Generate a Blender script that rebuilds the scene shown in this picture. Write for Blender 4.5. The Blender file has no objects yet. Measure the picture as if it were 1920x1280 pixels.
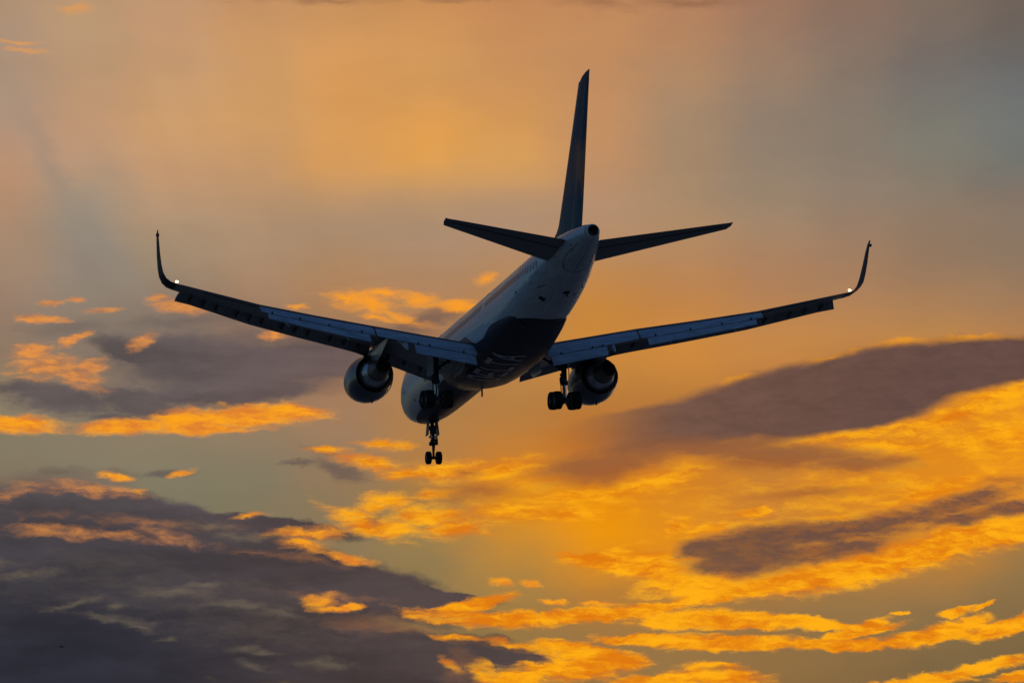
import bpy, math, random
from mathutils import Vector, Matrix
random.seed(4)
R = math.radians
sc = bpy.context.scene

# ------------------------------------------------------------------ camera
CAM_EL = 13.7978
cam_d = bpy.data.cameras.new("camera")
cam = bpy.data.objects.new("camera", cam_d)
sc.collection.objects.link(cam)
cam.location = (0, 0, 1.7)
cam.rotation_euler = (R(90 + CAM_EL), 0, 0)
cam_d.sensor_width = 36.0
cam_d.lens = 36.0 * 12635.99 / 1920.0
cam_d.clip_start = 1.0
cam_d.clip_end = 200000.0
sc.camera = cam

# ------------------------------------------------------------------ exposure
sc.view_settings.view_transform = 'Standard'
sc.view_settings.look = 'None'
sc.view_settings.exposure = 0.0
sc.view_settings.gamma = 1.0

# ------------------------------------------------------------------ sun, low behind the clouds ahead
SUN_EL, SUN_AZ = 6.5, 3.0
sun_d = bpy.data.lights.new("sun", 'SUN')
sun_d.energy = 0.06
sun_d.angle = R(20)
sun_d.color = (1.0, 0.60, 0.34)
sun = bpy.data.objects.new("sun", sun_d)
sc.collection.objects.link(sun)
sd = Vector((math.sin(R(SUN_AZ)) * math.cos(R(SUN_EL)), math.cos(R(SUN_AZ)) * math.cos(R(SUN_EL)), math.sin(R(SUN_EL))))
sun.rotation_euler = sd.to_track_quat('Z', 'Y').to_euler()


def lin(c):
    c = c / 255.0
    return c / 12.92 if c <= 0.04045 else ((c + 0.055) / 1.055) ** 2.4


def col(r, g, b):
    return (lin(r), lin(g), lin(b), 1.0)


# ------------------------------------------------------------------ sky (world): a dusk sky with cloud banks
class G:
    """small helper that chains nodes"""
    def __init__(self, tree):
        self.t = tree

    def n(self, typ, **kw):
        nd = self.t.nodes.new(typ)
        for k, v in kw.items():
            setattr(nd, k, v)
        return nd

    def link(self, a, b):
        self.t.links.new(a, b)

    def put(self, sock, v):
        if hasattr(v, 'is_output'):
            self.link(v, sock)
        else:
            sock.default_value = v

    def math(self, op, a, b=None, c=None, clamp=False):
        nd = self.n('ShaderNodeMath', operation=op)
        nd.use_clamp = clamp
        self.put(nd.inputs[0], a)
        if b is not None:
            self.put(nd.inputs[1], b)
        if c is not None:
            self.put(nd.inputs[2], c)
        return nd.outputs[0]

    def vmath(self, op, a, b=None, scale=None):
        nd = self.n('ShaderNodeVectorMath', operation=op)
        self.put(nd.inputs[0], a)
        if b is not None:
            self.put(nd.inputs[1], b)
        if scale is not None:
            self.put(nd.inputs['Scale'], scale)
        return nd.outputs[1] if op in ('LENGTH', 'DOT_PRODUCT') else nd.outputs[0]

    def smooth(self, x, a, b, lo=0.0, hi=1.0, kind='SMOOTHSTEP'):
        nd = self.n('ShaderNodeMapRange', interpolation_type=kind)
        self.put(nd.inputs[0], x)
        nd.inputs[1].default_value = a
        nd.inputs[2].default_value = b
        nd.inputs[3].default_value = lo
        nd.inputs[4].default_value = hi
        return nd.outputs[0]

    def mix(self, fac, a, b, mode='MIX'):
        nd = self.n('ShaderNodeMix', data_type='RGBA', blend_type=mode)
        self.put(nd.inputs[0], fac)
        self.put(nd.inputs[6], a)
        self.put(nd.inputs[7], b)
        return nd.outputs[2]

    def grey(self, x):
        nd = self.n('ShaderNodeCombineColor')
        for i in range(3):
            self.put(nd.inputs[i], x)
        return nd.outputs[0]

    def tovec(self, c):
        a = self.n('ShaderNodeSeparateColor'); b = self.n('ShaderNodeCombineXYZ')
        self.put(a.inputs[0], c)
        for i in range(3):
            self.link(a.outputs[i], b.inputs[i])
        return b.outputs[0]

    def mapping(self, v, loc=(0, 0, 0), rot=0.0, scale=(1, 1, 1), typ='POINT'):
        nd = self.n('ShaderNodeMapping', vector_type=typ)
        self.put(nd.inputs[0], v)
        nd.inputs[1].default_value = loc
        nd.inputs[2].default_value = (0, 0, rot)
        nd.inputs[3].default_value = scale
        return nd.outputs[0]

    def noise(self, v, scale, detail=5.0, rough=0.55, dist=0.0, dim='3D'):
        nd = self.n('ShaderNodeTexNoise', noise_dimensions=dim)
        self.put(nd.inputs['Vector'], v)
        nd.inputs['Scale'].default_value = scale
        nd.inputs['Detail'].default_value = detail
        nd.inputs['Roughness'].default_value = rough
        nd.inputs['Distortion'].default_value = dist
        return nd

    def blobs(self, v, lst, wts=None):
        """union of soft ellipses; lst rows: x, y(down), rx, ry, tilt in 1/100 units -> 1 at the middle, 0 at the rim"""
        gq = None
        for row in lst:
            x, y, rx, ry = [q / 100.0 for q in row[:4]]
            a = R(row[4]) if len(row) > 4 else 0.0
            y = 12.8 - y
            ca, sa = math.cos(a), math.sin(a)
            p1 = self.vmath('DOT_PRODUCT', v, (ca / rx, sa / rx, -(ca * x + sa * y) / rx))
            p2 = self.vmath('DOT_PRODUCT', v, (-sa / ry, ca / ry, (sa * x - ca * y) / ry))
            ln = self.math('MULTIPLY_ADD', p2, p2, self.math('MULTIPLY', p1, p1))
            gq = ln if gq is None else self.math('MINIMUM', gq, ln)
        return self.math('SUBTRACT', 1.0, self.math('SQRT', gq))


world = bpy.data.worlds.new("World")
sc.world = world
world.use_nodes = True
wt = world.node_tree
wt.nodes.clear()
g = G(wt)
tc = g.n('ShaderNodeTexCoord')
sep = g.n('ShaderNodeSeparateXYZ')
g.link(tc.outputs['Generated'], sep.inputs[0])
dx, dy, dz = sep.outputs
az = g.math('ARCTAN2', dx, dy)
el = g.math('ARCSINE', dz)
KU = 126.36 * math.cos(R(CAM_EL))
U = g.math('MULTIPLY_ADD', az, KU, 9.6)
V = g.math('MULTIPLY_ADD', el, 126.36, 6.4 - 126.36 * R(CAM_EL))
cmb = g.n('ShaderNodeCombineXYZ')
g.link(U, cmb.inputs[0]); g.link(V, cmb.inputs[1]); cmb.inputs[2].default_value = 1.0
P = cmb.outputs[0]

# domain warps
nA = g.noise(g.mapping(P, scale=(0.55, 1.1, 1)), 0.9, 3.0, 0.5)
wA = g.vmath('SUBTRACT', g.tovec(nA.outputs['Color']), (0.5, 0.5, 0.5))
nB = g.noise(g.mapping(P, (3.1, 7.7, 2.0), 0.0, (0.8, 1.7, 1)), 2.4, 6.0, 0.62)
wB = g.vmath('SUBTRACT', g.tovec(nB.outputs['Color']), (0.5, 0.5, 0.5))
PA = g.vmath('ADD', P, g.vmath('MULTIPLY', wA, (1.1, 0.45, 0.0)))            # broad, soft
PA = g.vmath('ADD', PA, g.vmath('MULTIPLY', wB, (0.35, 0.2, 0.0)))
PB = g.vmath('ADD', P, g.vmath('MULTIPLY', wA, (0.45, 0.22, 0.0)))
PB = g.vmath('ADD', PB, g.vmath('MULTIPLY', wB, (0.50, 0.28, 0.0)))          # ragged

# base colours of the thin high cloud, 13 columns
rows_y = [0, 80, 160, 240, 320, 400, 480, 560, 640, 720, 800, 880, 960, 1040, 1120, 1200, 1280]
GRID = [
 "170,140,110 180,145,110 182,142,108 192,142,100 196,142,92 194,136,85 187,130,85 184,130,88 170,122,90 152,114,92 138,108,92 122,105,92 108,95,86",
 "165,138,118 178,145,112 190,146,108 202,150,98 207,150,92 205,148,88 196,140,90 192,138,92 178,130,92 156,122,98 132,112,98 116,104,96 104,96,90",
 "168,142,118 184,146,112 190,148,108 200,150,98 209,148,84 202,148,90 198,142,90 190,138,94 168,132,100 145,122,102 130,115,102 112,106,102 104,106,106",
 "166,139,120 188,146,112 200,153,104 202,152,98 209,150,86 218,152,76 206,148,82 188,138,94 158,130,104 142,124,108 132,120,106 120,118,108 110,112,110",
 "186,142,110 178,146,118 192,148,110 194,148,104 208,150,86 214,154,78 204,150,86 186,138,98 164,134,104 142,124,106 134,120,106 126,120,106 110,113,108",
 "172,136,108 150,137,119 170,140,112 172,140,110 168,140,114 164,138,114 160,134,114 166,136,112 164,134,104 150,128,104 142,120,102 136,116,98 134,114,98",
 "160,134,110 144,132,120 160,138,112 168,138,110 170,136,104 168,134,106 172,134,100 182,134,88 178,132,90 168,128,96 158,124,96 145,120,98 138,118,98",
 "155,128,108 142,128,112 140,122,106 165,128,98 178,130,85 178,132,90 185,132,80 200,134,60 192,132,76 182,130,88 172,128,92 165,125,90 155,122,92",
 "144,120,102 134,118,104 128,112,100 130,110,98 150,118,95 170,122,85 185,130,75 202,136,58 208,138,60 202,138,68 196,136,72 190,134,74 180,126,76",
 "142,122,96 136,116,98 120,104,96 138,110,90 170,125,90 180,130,80 185,130,70 194,132,64 194,130,60 184,122,68 182,118,62 196,128,50 220,140,40",
 "135,125,104 140,126,104 150,130,104 156,128,100 160,126,96 172,126,76 180,124,64 178,112,52 168,108,58 182,118,54 205,130,44 218,138,36 228,142,30",
 "132,120,96 130,120,98 128,120,98 128,120,98 148,120,90 182,124,64 205,124,34 205,116,24 205,124,38 198,126,48 212,132,38 225,140,30 230,142,28",
 "122,106,92 122,112,96 125,118,95 128,118,92 138,118,88 160,126,72 224,144,24 243,153,10 226,142,34 200,130,56 212,136,42 220,138,36 225,140,34",
 "120,104,92 118,104,90 120,108,90 128,112,88 138,118,84 146,122,80 186,134,60 230,146,20 228,144,26 205,132,44 205,132,46 200,132,48 150,118,72",
 "112,98,84 112,98,84 116,102,84 122,104,82 136,112,80 146,122,80 165,128,70 178,124,58 170,122,62 160,118,68 150,116,72 144,114,74 140,112,72",
 "110,100,80 108,98,80 112,98,80 120,104,78 130,108,74 140,114,72 150,118,70 152,116,70 152,116,70 148,114,70 142,112,70 134,108,70 128,104,68",
 "108,98,78 106,96,78 110,98,78 118,102,76 128,106,72 136,110,68 145,112,66 148,112,66 148,114,66 144,110,66 134,104,66 124,100,66 118,97,66",
]
grid = [[tuple(int(c) for c in cell.split(',')) for cell in row.split()] for row in GRID]
sepA = g.n('ShaderNodeSeparateXYZ'); g.link(PA, sepA.inputs[0])
uu, vv = sepA.outputs[0], sepA.outputs[1]
vf = g.math('SUBTRACT', 1.0, g.math('DIVIDE', vv, 12.8))
base = None
for k in range(13):
    cr = g.n('ShaderNodeValToRGB')
    cr.color_ramp.interpolation = 'B_SPLINE'
    els = cr.color_ramp.elements
    while len(els) > 1:
        els.remove(els[-1])
    for j, y in enumerate(rows_y):
        e = els[0] if j == 0 else els.new(y / 1280.0)
        e.position = y / 1280.0
        e.color = col(*grid[j][k])
    g.link(vf, cr.inputs[0])
    if base is None:
        base = cr.outputs[0]
    else:
        base = g.mix(g.smooth(uu, 1.6 * (k - 1), 1.6 * k), base, cr.outputs[0])

# faint shafts fanning out from the hidden sun
su = g.math('SUBTRACT', U, 9.0); sv = g.math('ADD', V, 3.0)
ang = g.math('ARCTAN2', su, sv)
cmr = g.n('ShaderNodeCombineXYZ'); g.link(ang, cmr.inputs[0])
g.link(g.math('MULTIPLY', g.vmath('LENGTH', P), 0.01), cmr.inputs[1])
nr = g.noise(cmr.outputs[0], 9.0, 2.0, 0.5)
ray = g.smooth(nr.outputs[0], 0.3, 0.7, 0.97, 1.025)
raym = g.mix(g.smooth(U, 5.0, 11.0, 1.0, 0.15), (1, 1, 1, 1), g.grey(ray))
base = g.mix(g.smooth(V, 3.0, 8.5), base, g.mix(1.0, base, raym, 'MULTIPLY'))

# soft veils
nv = g.noise(g.mapping(PA, (2.0, 1.0, 0), R(-10), (0.25, 0.7, 1)), 1.0, 7.0, 0.55)
veil = g.smooth(nv.outputs[0], 0.25, 0.75, 0.955, 1.05)
base = g.mix(1.0, base, g.grey(veil), 'MULTIPLY')

# outside the picture the cloud deck gets duller away from the sun
dull = g.math('MULTIPLY', g.smooth(U, -30.0, -2.0, 0.42, 1.0), g.smooth(V, 16.0, 60.0, 1.0, 0.5))
base = g.mix(1.0, base, g.grey(dull), 'MULTIPLY')
base = g.mix(1.0, base, g.grey(g.smooth(V, 6.5, 9.0, 1.0, 1.07)), 'MULTIPLY')

# shared textures
nE = g.noise(g.mapping(P, (9.0, 4.0, 0), 0.0, (1.0, 2.2, 1)), 1.7, 9.0, 0.64)       # billow edge
nF = g.noise(g.mapping(PB, (1.0, 8.0, 0), R(-14), (0.7, 3.0, 1)), 2.1, 9.0, 0.70)  # streaks rising to the right
nG = g.noise(g.mapping(PB, (5.0, 2.0, 0), R(12), (0.8, 2.9, 1)), 1.9, 9.0, 0.68)   # streaks falling to the right
eE = g.math('SUBTRACT', nE.outputs[0], 0.5)
eF = g.math('SUBTRACT', nF.outputs[0], 0.5)
eG = g.math('SUBTRACT', nG.outputs[0], 0.5)


class F:
    """deferred colour: a recipe evaluated inside a tile with the colour below it"""
    def __init__(self, fac, color):
        self.fac = fac; self.color = color


LAYERS = []


def layer(lst, color, noise, amp, w=0.35, v=None, opacity=1.0, tone=None, fade=None):
    LAYERS.append((lst, color, noise, amp, w, v if v is not None else PB, opacity, tone, fade))


def touches(row, amp, tile):
    x, y, rx, ry = [q / 100.0 for q in row[:4]]
    a = R(row[4]) if len(row) > 4 else 0.0
    k = 1 + 0.36 * amp
    hx = k * math.hypot(rx * math.cos(a), ry * math.sin(a)) + 0.32
    hy = k * math.hypot(rx * math.sin(a), ry * math.cos(a)) + 0.2
    x0, x1, y0, y1 = tile
    return x + hx > x0 and x - hx < x1 and y + hy > y0 and y - hy < y1


def run_layers(base, tile):
    """one node group per patch of sky"""
    todo = []
    for lay in LAYERS:
        sub = [r for r in lay[0] if touches(r, lay[3], tile)]
        if sub:
            todo.append((sub,) + lay[1:])
    if not todo:
        return base
    tr = bpy.data.node_groups.new('cloud_patch', 'ShaderNodeTree')
    q = G(tr)
    gi = tr.nodes.new('NodeGroupInput'); go = tr.nodes.new('NodeGroupOutput')
    outer = []; seen = {}

    def need(x):
        if not hasattr(x, 'is_output'):
            return
        key = (x.node.name, x.identifier)
        if key not in seen:
            seen[key] = len(outer); outer.append(x)
            typ = {'VALUE': 'NodeSocketFloat', 'VECTOR': 'NodeSocketVector', 'RGBA': 'NodeSocketColor'}[x.type]
            tr.interface.new_socket('in%d' % len(outer), in_out='INPUT', socket_type=typ)

    def loc(x):
        return gi.outputs[seen[(x.node.name, x.identifier)]] if hasattr(x, 'is_output') else x
    need(base)
    for sub, color, noise, amp, w, v, opacity, tone, fade in todo:
        for x in (color.color if isinstance(color, F) else color, noise, v, tone, fade):
            need(x)
    tr.interface.new_socket('out', in_out='OUTPUT', socket_type='NodeSocketColor')
    cur = loc(base)
    for sub, color, noise, amp, w, v, opacity, tone, fade in todo:
        f = q.math('MULTIPLY_ADD', loc(noise), amp, q.blobs(loc(v), sub))
        m = q.smooth(f, 0.0, w, 0.0, opacity)
        if fade is not None:
            m = q.math('MULTIPLY', m, loc(fade))
        c = q.mix(color.fac, loc(color.color), cur) if isinstance(color, F) else loc(color)
        if tone is not None:
            c = q.mix(1.0, c, loc(tone), 'MULTIPLY')
        cur = q.mix(m, cur, c)
    q.link(cur, go.inputs[0])
    nd = g.n('ShaderNodeGroup'); nd.node_tree = tr
    for i, x in enumerate(outer):
        g.link(x, nd.inputs[i])
    return nd.outputs[0]


# tones that vary inside the clouds
nH = g.noise(g.mapping(PB, (2.0, 6.0, 0), R(6), (0.28, 1.5, 1)), 1.1, 6.0, 0.55)
tD = g.grey(g.smooth(g.math('ADD', g.math('SUBTRACT', nH.outputs[0], 0.5), g.math('MULTIPLY', eE, 0.25)), -0.22, 0.22, 0.78, 1.18))
gm_ = g.smooth(nA.outputs[0], 0.34, 0.58, 0.35, 1.0)
# dark colours drift from cool at the left to warm at the right, and darker to the lower left
cool = g.mix(g.smooth(U, 1.5, 8.5), g.mix(g.smooth(V, 0.3, 5.5), col(47, 47, 57), col(94, 85, 86)), g.mix(g.smooth(V, 0.5, 5.5), col(78, 66, 65), col(99, 83, 82)))
warm = g.mix(g.smooth(U, 11.5, 17.5), col(116, 84, 70), col(102, 76, 68))
OR = g.mix(g.smooth(g.math('ADD', nF.outputs[0], g.math('MULTIPLY', g.math('SUBTRACT', nA.outputs[0], 0.5), 0.7)), 0.34, 0.66), col(224, 122, 18), col(255, 174, 22))
OR2 = g.mix(g.smooth(nG.outputs[0], 0.36, 0.62), col(222, 128, 46), col(255, 165, 24))
PK = g.mix(g.smooth(nG.outputs[0], 0.36, 0.62), col(178, 118, 80), col(232, 148, 68))

# --- soft grey shafts at the left
layer([(95, 330, 210, 40, -62), (190, 470, 190, 46, -60), (255, 530, 120, 24, -58)], col(142, 133, 122), eG, 0.25, 1.3, opacity=0.55)
# --- middle-left bank
layer([(355, 606, 190, 22, 2), (520, 628, 150, 26, -4), (250, 655, 100, 34, -20), (130, 620, 130, 26, 4), (420, 600, 130, 14, -5)],
      F(0.45, cool), eG, 0.9, 1.0, opacity=0.8)
layer([(430, 690, 290, 74, -2), (320, 668, 100, 48, 14), (580, 680, 180, 62, 4), (240, 668, 100, 30, -22), (480, 735, 170, 34, 6)],
      cool, eE, 0.45, 0.55, tone=tD, opacity=0.93)
layer([(120, 752, 190, 40, -6), (255, 758, 150, 42, -10), (40, 735, 90, 24, 0), (330, 745, 90, 30, 0), (215, 785, 70, 16, 0)],
      cool, eG, 1.2, 0.7, tone=tD, opacity=0.9)
# --- thin grey wisps
layer([(640, 880, 76, 26, -16), (600, 845, 50, 12, -10), (712, 975, 46, 18, -8), (630, 998, 76, 18, -6), (320, 890, 70, 9, 0), (800, 600, 150, 22, 14), (770, 622, 80, 14, 0), (870, 620, 50, 14, 20), (560, 870, 60, 8, 0)],
      F(0.25, cool), eG, 1.1, 0.8, opacity=0.85)
# --- lower-left bank, in overlapping sheets
layer([(110, 912, 180, 34, 2), (200, 905, 100, 26, 6), (30, 925, 100, 28, 0)],
      F(0.5, g.mix(0.5, cool, col(120, 92, 78))), eG, 0.9, 0.6, opacity=0.85, tone=tD)
LL = [(130, 1000, 430, 92, -4), (240, 962, 260, 46, -9), (500, 987, 210, 22, -6), (420, 1040, 250, 70, -6),
      (640, 1094, 310, 66, -13), (250, 1130, 460, 110, -2), (120, 1240, 420, 170, 0), (520, 1205, 300, 120, 0),
      (790, 1214, 260, 42, -4), (700, 1260, 290, 65, -2), (560, 1060, 130, 50, -10), (840, 1112, 110, 14, -10), (960, 1226, 100, 16, -8)]
layer(LL, cool, g.math('ADD', eE, g.math('MULTIPLY', eG, 0.5)), 0.40, 0.36, tone=tD)
# rippled field over the whole right side
layer([(1620, 915, 500, 90, 6), (1770, 850, 420, 120, 10), (1270, 1040, 240, 60, -4), (1850, 780, 260, 70, 18)],
      OR, eF, 2.4, 1.6, opacity=0.85, fade=gm_)
layer([(1870, 750, 150, 34, 20), (1780, 785, 190, 30, 16), (1600, 812, 220, 22, 8), (1900, 820, 180, 40, 4), (1650, 838, 180, 22, 3), (1750, 925, 150, 28, 16), (1720, 930, 60, 26, 20), (1400, 962, 60, 14, 4), (1570, 975, 140, 18, 4), (1440, 985, 110, 15, 0), (1330, 990, 80, 15, 8), (1270, 985, 50, 18, 20)],
      OR, eF, 1.6, 0.9, opacity=0.95)
# --- lit rim above the right bank, then the bank
layer([(1700, 652, 95, 17, 5), (1385, 714, 54, 11, 8), (1820, 645, 130, 12, 3), (1560, 672, 90, 10, 12)], col(246, 158, 28), eE, 0.7, 0.8, opacity=0.95)
RB = [(1500, 742, 420, 68, 13), (1740, 708, 350, 60, 10), (1905, 686, 230, 44, 5), (1250, 797, 320, 46, 9), (1600, 760, 260, 56, 11), (2100, 672, 400, 50, 4)]
PR = g.vmath('ADD', P, g.vmath('MULTIPLY', wA, (0.5, 0.24, 0.0)))
PR = g.vmath('ADD', PR, g.vmath('MULTIPLY', wB, (0.14, 0.09, 0.0)))
layer(RB, warm, g.math('ADD', eE, g.math('MULTIPLY', eF, 0.5)), 0.22, 0.30, tone=g.grey(g.smooth(g.math('ADD', eE, eG), -0.4, 0.4, 0.86, 1.12)), v=PR, fade=g.smooth(U, 10.2, 12.9))
layer([(1480, 852, 280, 32, -3), (1350, 838, 210, 22, 6), (1600, 872, 150, 22, -2), (1240, 842, 180, 30, 8), (1130, 868, 200, 34, 6)],
      F(0.12, col(140, 90, 60)), eF, 1.0, 0.75, opacity=0.88)

# --- burning orange sheets; left streaks
layer([(40, 803, 115, 25, 0), (250, 800, 130, 20, 4), (360, 790, 130, 30, 3), (470, 783, 150, 31, 2), (545, 776, 100, 24, 0), (400, 808, 100, 18, 0)],
      OR2, eF, 1.0, 0.6, opacity=0.97)
layer([(85, 695, 90, 32, 4), (150, 712, 75, 28, -14), (165, 698, 60, 22, 14), (60, 665, 55, 20, 10), (140, 640, 44, 14, 30), (515, 630, 36, 10, 0), (75, 602, 60, 12, 0)],
      PK, eG, 1.5, 0.8, opacity=0.95)
layer([(268, 645, 42, 18, 22), (345, 580, 90, 18, -3), (95, 575, 34, 9, 0), (140, 568, 26, 9, 0), (310, 562, 36, 9, 0), (190, 588, 60, 9, 0)],
      PK, eG, 1.2, 0.8, opacity=0.85)
layer([(222, 897, 56, 10, -4), (345, 889, 34, 8, 12), (265, 925, 26, 8, 0), (482, 968, 46, 8, 8), (568, 1022, 60, 18, -8), (560, 1003, 70, 15, -4), (605, 1000, 60, 20, 0), (600, 1126, 50, 14, 0), (625, 1140, 56, 12, -3)],
      OR2, eG, 1.3, 0.9, opacity=0.9)
layer([(150, 922, 150, 20, -3), (30, 935, 70, 16, 8), (230, 920, 50, 14, 0), (120, 1004, 140, 20, -5), (200, 1010, 150, 15, -4), (325, 1010, 76, 17, -12)],
      PK, eG, 2.0, 1.2, opacity=0.68)
layer([(690, 570, 110, 36, -12), (745, 590, 90, 20, -22), (650, 566, 50, 12, -24), (790, 565, 70, 20, -8), (860, 575, 80, 22, -3), (915, 520, 36, 16, 20), (560, 580, 30, 8, 0), (720, 552, 70, 14, -5), (700, 595, 60, 12, -10)],
      col(250, 158, 40), eG, 1.9, 1.1, opacity=0.95)
layer([(130, 24, 60, 15, 2), (45, 100, 66, 8, -5), (30, 85, 60, 6, -3)], col(222, 154, 88), eG, 1.2, 1.0, opacity=0.8)
# centre
layer([(690, 868, 95, 20, -12), (720, 832, 80, 16, -3), (610, 842, 56, 12, 0), (760, 890, 80, 15, 0), (820, 925, 70, 16, 10), (740, 940, 65, 20, -8), (690, 985, 110, 26, -22), (740, 990, 80, 24, -8),
       (800, 965, 110, 32, 0), (850, 990, 90, 30, 0), (670, 962, 60, 14, 0), (705, 950, 50, 16, 10)],
      OR, eG, 1.5, 0.85, opacity=0.95)
layer([(840, 882, 150, 30, 4), (940, 880, 120, 32, 8), (1060, 962, 180, 24, 2), (1220, 905, 170, 34, 14), (1100, 928, 170, 26, 8), (1010, 905, 140, 24, 4), (960, 960, 140, 34, 0)],
      OR, eF, 1.3, 1.0, opacity=0.9)
layer([(662, 1046, 68, 13, -10), (940, 1091, 30, 10, -12), (995, 1095, 30, 8, -10), (655, 1135, 44, 11, 3), (1030, 1128, 40, 7, 0), (1120, 1130, 60, 6, 0)],
      OR2, eG, 1.2, 0.7, opacity=0.95)
# the long ribbon and the fringed sheet
layer([(880, 1130, 105, 16, 12), (880, 1158, 165, 21, -6), (960, 1162, 110, 22, 0), (1080, 1152, 150, 18, 3), (1200, 1142, 150, 18, 6), (1330, 1122, 140, 17, 7), (1290, 1072, 230, 44, -8), (1180, 1062, 150, 20, -3), (1130, 1050, 120, 14, -6),
       (1380, 1098, 230, 36, 1), (1520, 1088, 210, 38, 7), (1640, 1058, 180, 42, 14), (1760, 1030, 160, 42, 18), (1880, 1000, 150, 44, 12), (1980, 985, 130, 44, 5)],
      OR, eF, 1.15, 0.50)
layer([(1300, 1160, 140, 21, 2), (1400, 1166, 170, 21, -3), (1530, 1172, 100, 15, -8), (1230, 1195, 160, 15, 0), (1360, 1205, 220, 18, -2), (1560, 1212, 200, 14, -2), (1625, 1172, 46, 13, 12), (1600, 1190, 110, 13, 12), (1740, 1198, 150, 19, 8),
       (1780, 1178, 100, 19, 14), (1880, 1180, 120, 22, 12), (1790, 1150, 44, 9, 12), (1835, 1142, 28, 6, 20), (1680, 1155, 20, 5, 0), (1930, 1160, 70, 16, 15)],
      OR, eF, 1.15, 0.45)
layer([(1060, 1210, 80, 17, -6), (1110, 1225, 100, 21, -4), (1150, 1238, 80, 23, 0), (1060, 1250, 130, 30, 0), (960, 1270, 90, 19, 0), (890, 1240, 70, 19, -30), (1230, 1275, 130, 19, 0), (1340, 1266, 120, 23, -3),
       (1330, 1250, 70, 16, 0), (1840, 1252, 120, 14, 10), (1770, 1268, 90, 12, 8), (1900, 1270, 70, 12, 8), (1700, 1283, 140, 11, 4), (850, 1196, 56, 10, -8), (930, 1205, 70, 12, -10), (1000, 1215, 80, 12, -10)],
      OR, eF, 1.2, 0.50)
# --- dark hearts inside the bright sheets
layer([(1400, 1038, 160, 60, 2), (1370, 1062, 120, 34, 0), (1330, 1030, 90, 34, 0), (1480, 1003, 190, 34, 4)],
      g.mix(g.smooth(nG.outputs[0], 0.4, 0.62), col(104, 76, 66), col(128, 86, 60)), eF, 0.8, 0.6, opacity=0.95)
layer([(1640, 985, 220, 32, 8), (1780, 955, 180, 30, 14), (1560, 1035, 160, 26, 8), (1890, 962, 140, 20, 4), (1810, 975, 150, 20, 10)],
      g.mix(g.smooth(nG.outputs[0], 0.4, 0.62), col(106, 76, 66), col(150, 94, 54)), eF, 1.35, 0.75, opacity=0.93)
layer([(1680, 865, 60, 14, 0), (1880, 910, 100, 14, 4), (1350, 1252, 70, 7, 0), (1430, 870, 150, 26, 0), (1600, 885, 80, 18, 0), (900, 918, 140, 24, 4), (880, 885, 40, 10, 0), (1110, 890, 190, 28, 6), (1520, 925, 200, 14, 4)],
      col(160, 94, 50), eF, 1.5, 1.1, opacity=0.75)
layer([(900, 1212, 150, 24, -5), (800, 1222, 200, 36, 0), (760, 1262, 200, 46, 0), (985, 1228, 70, 10, -10)], cool, g.math('ADD', eE, g.math('MULTIPLY', eG, 0.7)), 0.6, 0.5, tone=tD, opacity=0.95)
layer([(870, 1193, 60, 7, -7), (960, 1205, 80, 7, -8), (850, 1245, 30, 12, -30), (900, 1262, 40, 12, -30)], OR, eG, 1.3, 0.9, opacity=0.85)
layer([(300, 1110, 420, 70, -3), (520, 1180, 300, 60, -2), (200, 1060, 260, 30, -2)], F(0.2, col(112, 98, 84)), eG, 2.6, 2.2, opacity=0.6)
layer([(300, 985, 300, 16, -4), (520, 1042, 200, 12, -8), (640, 1120, 140, 12, -4)], PK, eG, 2.2, 1.8, opacity=0.35)
# --- pale slits in the lower-left bank
layer([(330, 1112, 110, 16, 2), (390, 1100, 80, 12, 5), (450, 1136, 120, 13, -2), (520, 1146, 70, 13, -12), (255, 1174, 50, 14, -20), (222, 1140, 34, 9, 0), (470, 1218, 46, 11, 8), (490, 1250, 50, 12, -14), (320, 1198, 32, 7, 0), (150, 1138, 70, 8, 12), (510, 1226, 34, 8, 0), (610, 1245, 80, 17, 0), (400, 990, 110, 12, -4), (450, 1005, 100, 10, -3), (60, 1083, 110, 13, 4), (230, 1165, 120, 12, -8)],
      F(0.15, col(116, 104, 86)), eG, 1.7, 1.4, opacity=0.8)
layer([(820, 1152, 80, 20, -8), (700, 1168, 140, 26, 0), (760, 1178, 100, 16, 0), (860, 1255, 40, 34, 20)], F(0.4, col(150, 100, 66)), eG, 1.3, 1.1, opacity=0.75)
# --- top edge
layer([(600, 0, 260, 14, 0), (850, 0, 190, 11, 0), (1120, 8, 130, 22, -8), (1300, 4, 190, 20, 0), (1500, -2, 150, 14, 0)], col(140, 98, 72), eG, 1.4, 1.5, opacity=0.8)

# away from the sunset the sky turns into a clear dusk
sky = g.n('ShaderNodeTexSky', sky_type='NISHITA')
sky.sun_disc = False
sky.sun_elevation = R(SUN_EL)
sky.sun_rotation = R(SUN_AZ)
sky.altitude = 0
sky.air_density = 1.0
sky.dust_density = 1.0
sky.ozone_density = 2.0
skyc = g.vmath('MULTIPLY', sky.outputs[0], (0.044, 0.064, 0.095))
dotc = g.vmath('DOT_PRODUCT', tc.outputs['Generated'], tuple(Vector((0, math.cos(R(CAM_EL)), math.sin(R(CAM_EL))))))
far = g.smooth(dotc, math.cos(R(42)), math.cos(R(9)), 1.0, 0.0)
def background(c):
    bg = g.n('ShaderNodeBackground'); bg.inputs[1].default_value = 1.0
    g.link(c, bg.inputs[0])
    return bg.outputs[0]


def mixsh(fac, a, b):
    nd = g.n('ShaderNodeMixShader')
    g.put(nd.inputs[0], fac); g.link(a, nd.inputs[1]); g.link(b, nd.inputs[2])
    return nd.outputs[0]


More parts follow.
